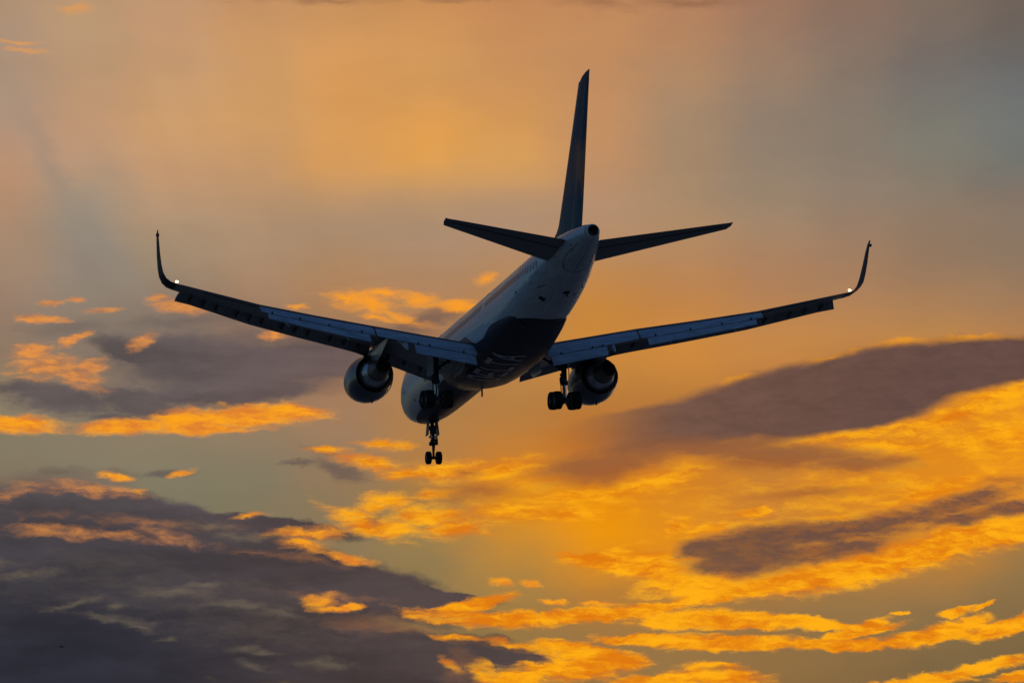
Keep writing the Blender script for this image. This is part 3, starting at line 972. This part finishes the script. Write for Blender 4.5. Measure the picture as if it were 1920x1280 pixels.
TE_S = [(0.5, 25.8), (2.0, 25.73), (7.47, 25.03), (14.1, 26.86), (19.0, 28.19)]
TE_Z = [(0.5, -1.35), (2.0, -1.18), (4.7, -.66), (7.47, -.12), (10.8, .25), (14.1, .66), (19.0, 1.55)]
def sTE(x): return tab(x, TE_S)
def zTE(x): return tab(x, TE_Z)
def sLE(x): return 17.25 + 0.558 * (x - 2.49)
def zLE(x): return zTE(x) + tab(x, [(0, -0.1), (2.5, -.06), (8, 0.06), (19, 0.0)])
def thick(x): return tab(x, [(0, .115), (2, .115), (7.5, .105), (19, .095)])


def sid(sgn, p): return (sgn * p[0], p[1], p[2])


def make_wing(sgn):
    lab = 'port wing' if sgn < 0 else 'starboard wing'
    xs = [0.6, 2.0, 3.5, 5.0, 6.4, 7.47, 9.0, 10.8, 12.5, 14.1, 16, 17.8, 18.9]
    rs_ = []
    for x in xs:
        cut = 0.0
        rs_.append([Vector(sid(sgn, p)) for p in foil((x, -sLE(x), zLE(x)), (x, -sTE(x) - cut, zTE(x)), thick(x), (0, 0, 1), 14)])
    v_, f_ = rings(rs_)
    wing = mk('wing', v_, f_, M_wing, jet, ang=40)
    # blended winglet
    wl = [(18.9, 26.405, 28.16, 1.532, 0, .09), (19.25, 26.62, 28.24, 1.62, 18, .09), (19.52, 26.84, 28.32, 1.80, 42, .085), (19.70, 27.05, 28.40, 2.10, 64, .08), (19.80, 27.25, 28.47, 2.50, 76, .075), (19.90, 27.62, 28.62, 3.15, 81, .07), (19.97, 28.02, 28.76, 3.80, 83, .07), (20.02, 28.36, 28.86, 4.22, 84, .07), (20.03, 28.66, 28.92, 4.36, 84, .06)]
    rs_ = []
    for (x, a, b_, z, cant, th) in wl:
        up_ = Vector((-math.sin(R(cant)), 0, math.cos(R(cant))))
        rs_.append([Vector(sid(sgn, p)) for p in foil((x, -a, z), (x, -b_, z), th, up_, 10, 0.0)])
    v_, f_ = rings(rs_)
    mk('winglet', v_, f_, M_winglet, wing, ang=40)
    mb_ = MB(); mb_.add(*box(sid(sgn, (20.04, -28.8, 4.08)), (0.16, .16, .14))); mb_.build('tip_lamp_housing', M_strut, wing)
    mb_ = MB()
    c = Vector(sid(sgn, (18.93, -28.24, 1.63)))
    v_, f_ = lathe_x(c.x, c.y, c.z, [(-.075, .02), (-.055, .05), (0, .058), (.055, .045), (.075, .02)], 12); mb_.add(v_, f_)
    mb_.build('navigation_light', M_lamp, wing)

    # slats along the leading edge, drooped forward
    segs = [(2.55, 6.25), (6.62, 9.9), (9.905, 12.8), (12.805, 15.6), (15.605, 18.45)]
    for (a, b_) in segs:
        rs_ = []
        for i in range(5):
            x = lerp(a, b_, i / 4)
            k_ = tab(x, [(2, 1.0), (18.5, .72)]); xo = x + (.22 if x > 18.4 else 0)
            rs_.append([Vector(sid(sgn, p)) for p in foil((xo, -(sLE(x) - .55 * k_), zLE(x) - .62 * k_), (x, -(sLE(x) + .32 * k_), zLE(x) - .02 * k_), .16, (0, 0.5, .8), 8, .05)])
        v_, f_ = rings(rs_)
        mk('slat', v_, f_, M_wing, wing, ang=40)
        # slat tracks
        for fr_ in (.22, .5, .78):
            mb_ = MB()
            x = lerp(a, b_, fr_)
            mb_.add(*tube(sid(sgn, (x, -(sLE(x) + .55), zLE(x) - .22)), sid(sgn, (x, -(sLE(x) - .1), zLE(x) - .36)), .06, .06, 8))
            mb_.build('slat_track', M_strut, wing)

    # flaps: a main panel and a smaller aft panel
    def flap(a, b_, c0, c1, d0, start, mat, nm='flap', endcut=0.0, n=6, droop0=-.10):
        rs_ = []; end = []
        for i in range(n + 1):
            x = lerp(a, b_, i / n); cc_ = lerp(c0, c1, i / n)
            s0_, z0_ = start(x)
            dd = R(d0)
            le_ = (x, -s0_, z0_); te_ = (x, -(s0_ + cc_ * math.cos(dd)), z0_ - cc_ * math.sin(dd))
            rs_.append([Vector(sid(sgn, p)) for p in foil(le_, te_, .13, (0, -math.sin(dd), math.cos(dd)), 9, .03)])
        v_, f_ = rings(rs_)
        return mk(nm, v_, f_, mat, wing, ang=40)

    def chord_m(x): return tab(x, [(2, 1.42), (5.5, 1.30), (7.47, 1.15), (7.6, 1.08), (14.1, .72)])
    def chord_a(x): return tab(x, [(2, .86), (5.5, .80), (7.6, .68), (14.1, .44)])
    D1, D2 = 32, 47

    def st_main(x): return (sTE(x) - .12, zTE(x) - .075)

    def st_aft(x):
        s0_, z0_ = st_main(x); c_ = chord_m(x)
        return (s0_ + (c_ - .06) * math.cos(R(D1)) + .01, z0_ - (c_ - .02) * math.sin(R(D1)) - .045)
    flap(2.0, 7.40, chord_m(2.0), chord_m(7.4), D1, st_main, M_flap)
    flap(7.52, 14.15, chord_m(7.52), chord_m(14.15), D1, st_main, M_flap)
    flap(2.15, 5.42, chord_a(2.1), chord_a(5.4), D2, st_aft, M_flap, 'aft_flap')
    flap(7.85, 13.75, chord_a(7.85), chord_a(13.75), D2, st_aft, M_flap, 'aft_flap')
    # hinge brackets in the slot between the panels
    for x in (2.75, 4.6, 8.3, 10.2, 11.9, 13.5, 5.2):
        s0_, z0_ = st_aft(x)
        mb_ = MB(); mb_.add(*box(sid(sgn, (x, -s0_ - .03, z0_ + .08)), (.07, .10, .13))); mb_.build('flap_bracket', M_strut, wing)

    # flap track fairings (canoes), their tails drooped with the flaps
    for (x, st_, zt, wd, hh) in ((5.85, 26.6, -1.68, .36, .56), (9.1, 26.45, -1.18, .24, .36), (12.6, 27.3, -.62, .20, .28)):
        s0 = sTE(x) - 1.9; z0 = zTE(x) - .22
        pr = [(0.0, 0.0, .03), (.12, .0, .6), (.28, -.03, .95), (.45, -.12, 1.0), (.62, -.32, .98), (.78, -.58, .85), (.90, -.80, .55), (.97, -.95, .25), (1.0, -1.0, .05)]
        rs_ = []
        for (fs, fz, k_) in pr:
            c = Vector((x, -(s0 + fs * (st_ - s0)), z0 - fz * (zt - z0)))
            rs_.append([Vector(sid(sgn, (c.x + wd * .5 * k_ * math.sin(t2), c.y, c.z + hh * .5 * k_ * math.cos(t2)))) for t2 in [2 * math.pi * kk / 16 for kk in range(16)]])
        v_, f_ = rings(rs_)
        mk('flap_track_fairing', v_, f_, M_flap, wing, ang=50)
    # small underside access panels / aileron seams
    mb_ = MB()
    for x in (14.3, 17.2):
        pa = (x, -(sLE(x) + 1.1), zTE(x)); pb = (x, -sTE(x), zTE(x) - .03)
        mb_.add(*tube(sid(sgn, (x, -(sTE(x) - .55), zTE(x) - .055)), sid(sgn, (x, -(sTE(x) - .02), zTE(x) - .03)), .014, .014, 6))
    mb_.add(*tube(sid(sgn, (14.3, -(sTE(14.3) - .55), zTE(14.3) - .055)), sid(sgn, (17.2, -(sTE(17.2) - .5), zTE(17.2) - .05)), .014, .014, 6))
    mb_.build('aileron_seam', M_strut, wing)
    return wing


wings = [make_wing(-1), make_wing(1)]

# ---------------------------------------------------------------- engines
EX, EZ = 6.45, -1.92


def make_engine(sgn):
    cx = sgn * EX
    prof = [(16.75, .93), (16.58, .98), (16.52, 1.03), (16.58, 1.09), (16.8, 1.15), (17.2, 1.225), (17.7, 1.285), (18.3, 1.31), (18.8, 1.285), (19.3, 1.21), (19.75, 1.12), (20.02, 1.07), (20.02, 1.045), (19.7, 1.06), (19.2, 1.07), (18.4, 1.07), (17.6, 1.0), (16.75, .93)]
    v_, f_ = lathe_y(cx, EZ, prof, 56)
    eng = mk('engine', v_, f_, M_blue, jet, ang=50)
    # fan and inner duct
    mb_ = MB()
    mb_.add(*lathe_y(cx, EZ, [(17.2, .93), (17.25, .5), (17.25, .001)], 32))
    NB = 36
    for k_ in range(NB):
        a = 2 * math.pi * k_ / NB
        r0, r1 = .60, 1.06
        p = []
        for (r_, ds, da) in ((r0, 0, 0), (r1, 0, 0), (r1, .42, .07), (r0, .42, .10)):
            p.append((cx + r_ * math.sin(a + da), -(18.5 + ds), EZ + r_ * math.cos(a + da)))
        p2 = [(x + .012 * math.cos(a), y - .0, z - .012 * math.sin(a)) for (x, y, z) in p]
        mb_.add(p + p2, [(0, 1, 2, 3), (7, 6, 5, 4), (0, 4, 5, 1), (2, 6, 7, 3), (1, 5, 6, 2), (0, 3, 7, 4)])
    mb_.build('fan_stage', M_duct, eng)
    v_, f_ = lathe_y(cx, EZ, [(17.3, .60), (18.0, .80), (18.7, .95), (19.3, .94), (20.0, .86), (20.6, .715), (20.95, .60), (20.95, .56)], 48)
    mk('core_cowl', v_, f_, M_core, eng, ang=50)
    v_, f_ = lathe_y(cx, EZ, [(20.93, .585), (21.3, .56), (21.8, .49), (22.4, .385), (22.42, .37), (22.2, .355), (21.6, .42), (21.2, .44), (21.2, .001)], 48)
    mk('exhaust_nozzle', v_, f_, M_duct, eng, ang=50)
    # chrome ticks added to stand in for a row of glints inside the bypass nozzle, port side
    for k_ in range(13):
        mb_ = MB()
        a = R(-128 + k_ * 5.6)
        if k_ in (4,): continue
        r_ = 1.045
        c = Vector((cx + r_ * math.sin(a), -19.55, EZ + r_ * math.cos(a)))
        mb_.add(*box(c, (.04, .20, .035)))
        mb_.build('duct_glint', M_chrome, eng)
    # pylon
    rs_ = []
    for (z, a, b_, th) in ((-0.60, 17.6, 24.4, .075), (-.75, 17.3, 23.9, .075), (-1.0, 17.0, 22.7, .075), (-1.25, 18.0, 21.6, .10), (-1.42, 18.8, 20.9, .12)):
        rs_.append([Vector(p) for p in foil((cx, -a, z), (cx, -b_, z), th, (1, 0, 0), 10, 0.0)])
    v_, f_ = rings(rs_)
    mk('pylon', v_, f_, M_white, eng, ang=40)
    # strake on the nacelle
    mb_ = MB(); a = -sgn * 0.9
    c0 = Vector((cx + 1.24 * math.sin(a), -17.3, EZ + 1.24 * math.cos(a))); n_ = Vector((math.sin(a), 0, math.cos(a)))
    t_ = Vector((math.cos(a), 0, -math.sin(a))) * .015
    pts = [c0 - n_ * .05, c0 + Vector((0, -1.1, 0)) - n_ * .05, c0 + Vector((0, -1.1, 0)) + n_ * .25, c0 + Vector((0, -.5, 0)) + n_ * .2]
    mb_.add([p + t_ for p in pts] + [p - t_ for p in pts], [(0, 1, 2, 3), (7, 6, 5, 4), (0, 4, 5, 1), (1, 5, 6, 2), (2, 6, 7, 3), (3, 7, 4, 0)])
    mb_.build('nacelle_strake', M_blue, eng, smooth=False)
    # drain mast beneath
    mb_ = MB(); mb_.add(*box((cx + .1, -18.6, EZ - 1.33), (.05, .2, .16))); mb_.build('drain_mast', M_strut, eng)
    return eng


for sgn in (-1, 1):
    make_engine(sgn)

# ---------------------------------------------------------------- tail
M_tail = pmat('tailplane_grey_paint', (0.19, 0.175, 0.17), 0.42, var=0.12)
for sgn in (-1, 1):
    def stn(t_):
        x = lerp(.55, 7.6, t_)
        f_ = (x - 1.0) / 6.6
        return x, lerp(41.25, 45.22, (x - 1.0) / 6.65), lerp(44.42, 46.30, f_), lerp(.52, 1.66, (x - 1.0) / 6.65), lerp(1.12, 1.78, f_)
    rs_ = []
    for t_ in (0, .15, .35, .6, .8, .93, 1.0):
        x, a, b_, za, zb = stn(t_)
        # main surface to 72% chord
        rs_.append([Vector(sid(sgn, p)) for p in foil((x, -a, za), (x, -lerp(a, b_, .985), lerp(za, zb, .985)), .095, (0, 0, 1), 10, -.005)])
    rs_.append([Vector(sid(sgn, p)) for p in foil((7.72, -45.75, 1.70), (7.72, -46.40, 1.80), .09, (0, 0, 1), 10, 0)])
    v_, f_ = rings(rs_)
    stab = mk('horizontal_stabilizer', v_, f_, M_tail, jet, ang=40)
    rs_ = []
    for t_ in (.06, .3, .6, .95):
        x, a, b_, za, zb = stn(t_)
        c_ = b_ - a
        rs_.append([Vector(sid(sgn, p)) for p in foil((x, -lerp(a, b_, .70), lerp(za, zb, .70) - .004 * c_), (x, -lerp(a, b_, 1.0), lerp(za, zb, 1.0)), .20 if t_ < .5 else .2, (0, 0, 1), 8, 0)])
    v_, f_ = rings(rs_)
    mk('elevator', v_, f_, M_tail, stab, ang=40)
    # hinge line on the underside
    mb_ = MB()
    x0, a0, b0, za0, zb0 = stn(.08); x1, a1, b1, za1, zb1 = stn(.95)
    mb_.add(*tube(sid(sgn, (x0, -lerp(a0, b0, .70), lerp(za0, zb0, .70) - .105)), sid(sgn, (x1, -lerp(a1, b1, .70), lerp(za1, zb1, .70) - .05)), .02, .014, 6))
    mb_.build('hinge_line', M_strut, stab)

fin_sec = [(1.55, 38.2, 44.30, .10), (2.1, 38.75, 44.47, .10), (3.2, 39.75, 44.92, .10), (5.0, 41.25, 45.55, .10), (7.0, 42.95, 46.24, .10), (8.6, 44.28, 46.80, .095), (9.45, 45.0, 47.12, .09), (9.62, 45.45, 47.19, .08), (9.72, 46.2, 47.22, .05)]
rs_ = [[Vector(p) for p in foil((0, -a, z), (0, -lerp(a, b_, .985), z), th, (1, 0, 0), 12, 0)] for (z, a, b_, th) in fin_sec]
v, f = rings(rs_)
fin = mk('vertical_stabilizer', v, f, M_fin, jet, ang=40)
rs_ = [[Vector(p) for p in foil((0, -lerp(a, b_, .64), z), (0, -b_, z), .21, (1, 0, 0), 8, 0)] for (z, a, b_, th) in [(1.95, 38.62, 44.44, .1)] + fin_sec[2:6] + [(9.3, 44.87, 47.06, .09)]]
v, f = rings(rs_)
mk('rudder', v, f, M_fin, fin, ang=40)
# dorsal fillet
rs_ = [[Vector(p) for p in foil((0, -a, z), (0, -b_, z), th, (1, 0, 0), 8, 0)] for (z, a, b_, th) in [(1.9, 35.6, 40.5, .07), (2.15, 36.9, 40.5, .07), (2.6, 38.5, 40.7, .08), (3.0, 39.3, 40.9, .09)]]
v, f = rings(rs_)
mk('dorsal_fillet', v, f, M_fin, fin, ang=40)
# metal strip along the leading edge, widened to bring out a pale rim glow
rs_ = [[Vector((0.10 * math.cos(t2), -(a + .06 + .13 * math.sin(t2)), z)) for t2 in [2 * math.pi * k_ / 10 for k_ in range(10)]] for (z, a, b_, th) in fin_sec[1:7]]
v, f = rings(rs_)
mk('leading_edge_strip', v, f, M_metal, fin)
# white light on the starboard tail-cone flank
# ---------------------------------------------------------------- landing gear
def wheel(cx, cy, cz, r, w, parent):
    mb_ = MB()
    h = w / 2
    mb_.add(*lathe_x(cx, cy, cz, [(-h * .80, r * .55), (-h * .98, r * .70), (-h, r * .84), (-h * .84, r * .95), (-h * .5, r * .993), (-h * .46, r * .975), (-h * .40, r * .975), (-h * .36, r * .998), (-h * .08, r), (-h * .05, r * .98), (h * .05, r * .98), (h * .08, r),
                              (h * .36, r * .998), (h * .40, r * .975), (h * .46, r * .975), (h * .5, r * .993), (h * .84, r * .95), (h, r * .84), (h * .98, r * .70), (h * .80, r * .55)], 36), m=0)
    mb_.add(*lathe_x(cx, cy, cz, [(-h * .86, r * .2), (-h * .70, r * .50), (-h * .82, r * .56), (h * .82, r * .56), (h * .70, r * .50), (h * .86, r * .2)], 24), m=1)
    return mb_.build('wheel', [M_black, M_strut], parent, ang=30)


def main_gear(sgn):
    X = 3.64 * sgn; Y = -23.35; ZB = -3.90
    tl = 0.10
    mb_ = MB()
    mb_.add(*tube((X, Y + .05, -0.9), (X, Y, -2.85), .165, .155))
    mb_.add(*tube((X, Y, -2.80), (X, Y, -2.98), .215, .215))
    mb_.add(*tube((X, Y, -2.98), (X, Y, -3.05), .19, .15))
    mb_.add(*tube((X, Y + .75, ZB + tl), (X, Y - .75, ZB - tl), .12, .12))
    for dy, dz_ in ((.57, .076), (-.57, -.076)):
        mb_.add(*tube((X - .62, Y + dy, ZB + dz_), (X + .62, Y + dy, ZB + dz_), .075, .075))
        mb_.add(*lathe_x(X - .34, Y + dy, ZB + dz_, [(-.12, .2), (-.12, .27), (.12, .27), (.12, .2)], 20))
        mb_.add(*lathe_x(X + .34, Y + dy, ZB + dz_, [(-.12, .2), (-.12, .27), (.12, .27), (.12, .2)], 20))
    mb_.add(*box((X, Y, ZB), (.26, .5, .28)))
    mb_.add(*box((X, Y - .70, ZB - .24), (.10, .16, .26)))
    # torque links and lines behind the leg
    ins = -sgn
    mb_.add(*tube((X - .10, Y - .2, -2.9), (X - .10, Y - .48, -3.35), .045, .04))
    mb_.add(*tube((X - .10, Y - .48, -3.35), (X - .06, Y - .18, -3.72), .04, .045))
    for (o1, z1, z2) in ((-.22, -2.45, -2.75), (-.27, -2.75, -3.0), (-.23, -3.0, -3.55)):
        mb_.add(*tube((X + o1, Y - .1, z1), (X + o1 + .03, Y - .1, z2), .028, .028, 8))
    mb_.add(*box((X - .17, Y - .1, -2.72), (.2, .2, .22)))
    mb_.add(*box((X - .19, Y - .1, -2.45), (.12, .16, .1)))
    gear = mb_.build('main_landing_gear', M_strut, jet, ang=40)
    mb_ = MB(); mb_.add(*tube((X, Y, -3.0), (X, Y, ZB + .08), .115, .115)); mb_.build('shock_strut', M_chrome, gear)
    for dy, dz_ in ((.57, .076), (-.57, -.076)):
        for dx_ in (-.545, .545):
            wheel(X + dx_, Y + dy, ZB + dz_, .51, .46, gear)
    # side brace running in and up to the fuselage
    mb_ = MB()
    mb_.add(*tube((X + ins * .1, Y + .05, -2.12), (X + ins * .75, Y + .15, -1.72), .075, .075))
    mb_.add(*tube((X + ins * .70, Y + .1, -1.75), (X + ins * 1.75, Y + .35, -1.10), .06, .09))
    mb_.add(*tube((X + ins * .1, Y, -1.75), (X + ins * .62, Y, -1.82), .03, .03))
    mb_.add(*lathe_x(X + ins * .72, Y + .12, -1.74, [(-.09, .11), (.09, .11)], 14))
    mb_.add(*lathe_x(X + ins * .16, Y + .05, -2.08, [(-.12, .13), (.12, .13)], 14))
    mb_.build('side_brace', M_strut, gear, ang=40)
    # leg door on the outboard side
    rt = Matrix.Rotation(R(16) * sgn, 3, 'Z')
    mb_ = MB(); mb_.add(*box((X + sgn * .30, Y + .12, -1.85), (.05, .95, 1.35), Matrix.Rotation(R(9 if sgn < 0 else -13), 3, 'Z')))
    o_ = mb_.build('gear_door', M_white, gear, smooth=False)
    # small hinged door by the wing root
    mb_ = MB()
    hx = 2.05 * sgn
    pts = [(hx, -21.0, -1.75), (hx, -24.1, -1.75), (hx + sgn * .22, -23.7, -2.35), (hx + sgn * .22, -21.6, -2.35)]
    mb_.add([Vector(p) for p in pts] + [Vector(p) + Vector((.035, 0, 0)) for p in pts], [(0, 1, 2, 3), (7, 6, 5, 4), (0, 4, 5, 1), (1, 5, 6, 2), (2, 6, 7, 3), (3, 7, 4, 0)])
    mb_.build('gear_door', M_white, gear, smooth=False)
    return gear


for sgn in (-1, 1):
    main_gear(sgn)

# nose gear
Y = -4.65; ZW = -4.18
mb = MB()
mb.add(*tube((0, Y + .25, -1.6), (0, Y + .05, -3.1), .12, .11))
mb.add(*tube((0, Y + .05, -3.08), (0, Y + .05, -3.2), .15, .15))
mb.add(*tube((0, Y + .03, -3.1), (0, Y, ZW - .02), .07, .065))
mb.add(*tube((-.34, Y, ZW), (.34, Y, ZW), .06, .06))
mb.add(*lathe_x(0, Y, ZW, [(-.13, .09), (.13, .09)], 14))
mb.add(*tube((0, Y - .12, -3.15), (.0, Y - .36, -3.5), .045, .04))
mb.add(*tube((0, Y - .36, -3.5), (.0, Y - .1, -3.85), .04, .05))
mb.add(*tube((-.12, Y + .1, -2.6), (-.10, Y + 1.1, -1.9), .05, .05))
mb.add(*tube((.12, Y + .1, -2.6), (.10, Y + 1.1, -1.9), .05, .05))
mb.add(*box((-.05, Y - .12, -3.33), (.42, .2, .13)))
mb.add(*box((-.18, Y - .12, -3.42), (.16, .16, .12)))
mb.add(*box((.17, Y - .12, -3.25), (.14, .2, .36)))
mb.add(*box((-.08, Y - .12, -3.2), (.2, .16, .12)))
mb.add(*box((-.02, Y - .1, -2.55), (.34, .25, .5)))
mb.add(*tube((.05, Y - .1, -2.1), (.4, Y - .5, -1.8), .05, .05))
nose_gear = mb.build('nose_landing_gear', M_strut, jet, ang=40)
mb = MB(); mb.add(*tube((0, Y + .03, -3.22), (0, Y + .01, -3.75), .078, .078)); mb.build('shock_strut', M_strut, nose_gear)
for dx_ in (-.305, .305):
    wheel(dx_, Y, ZW, .38, .30, nose_gear)
for sg in (-1, 1):
    mb = MB()
    mb.add(*box((sg * .27, Y + .15, -2.35), (.035, .75, 1.0), Matrix.Rotation(R(-6 * sg), 3, 'Y')))
    mb.build('gear_door', M_strut, nose_gear, smooth=False)
for (x, z) in ((-.17, -2.95), (.17, -2.95), (.30, -1.98)):
    mb = MB(); v_, f_ = lathe_y(x, z, [(4.55, .03), (4.6, .09), (4.75, .10), (4.78, .02)], 14, True, True)
    mb.add(v_, f_); mb.build('taxi_lamp', M_chrome, nose_gear)

# ------------------------------------------------------------------ distant airplane, far away and low at the left
DD = 30000.0
ce, se = math.cos(R(CAM_EL)), math.sin(R(CAM_EL))
far_dir = (Vector((0, ce, se)) * 12635.99 + Vector((116 - 960, 0, 0)) - Vector((0, -se, ce)) * (1211.5 - 640)).normalized()
far_loc = far_dir * DD + Vector((0, 0, 1.7))
az_ = math.atan2(far_dir.x, far_dir.y)
dist = bpy.data.objects.new('distant_airplane', None)
C.objects.link(dist)
dist.location = far_loc
dist.rotation_euler = (0, 0, R(168) - az_)
tagobj(dist, 'tiny dark airplane flying far away in front of the grey clouds at lower left', 'airplane')
M_far = pmat('far_airframe_paint', (0.03, 0.028, 0.03), 0.6, var=0.05, nscale=0.2)
prof = [(0, .1), (1, 1.2), (4, 2.3), (8, 2.8), (34, 2.8), (44, 1.6), (50, .4)]
v, f = lathe_y(0, 0, [(a - 24, r) for a, r in prof], 20, True, True)
body = mk('fuselage', v, f, M_far, dist)
for sgn in (-1, 1):
    rs_ = [[Vector(sid(sgn, p)) for p in foil((x, -a, z), (x, -b_, z), .14, (0, 0, 1), 8)] for (x, a, b_, z) in ((1.5, -9, 1, -1.4), (9, -3.5, 3, -.7), (22, 5, 7.5, .8))]
    v, f = rings(rs_); w_ = mk('wing', v, f, M_far, dist)
    v, f = lathe_y(sgn * 8, -2.6, [(-7, 1.3), (-6.5, 1.6), (-3, 1.6), (-1, .9)], 16, True, True); mk('engine', v, f, M_far, w_)
    rs_ = [[Vector(sid(sgn, p)) for p in foil((x, -a, z), (x, -b_, z), .12, (0, 0, 1), 8)] for (x, a, b_, z) in ((.8, 17, 22, 1), (8, 22, 24.5, 1.6))]
    v, f = rings(rs_); mk('horizontal_stabilizer', v, f, M_far, dist)
rs_ = [[Vector(p) for p in foil((0, -a, z), (0, -b_, z), .1, (1, 0, 0), 8)] for (z, a, b_) in ((2, 14, 22), (10, 21, 25))]
v, f = rings(rs_); mk('vertical_stabilizer', v, f, M_far, dist)
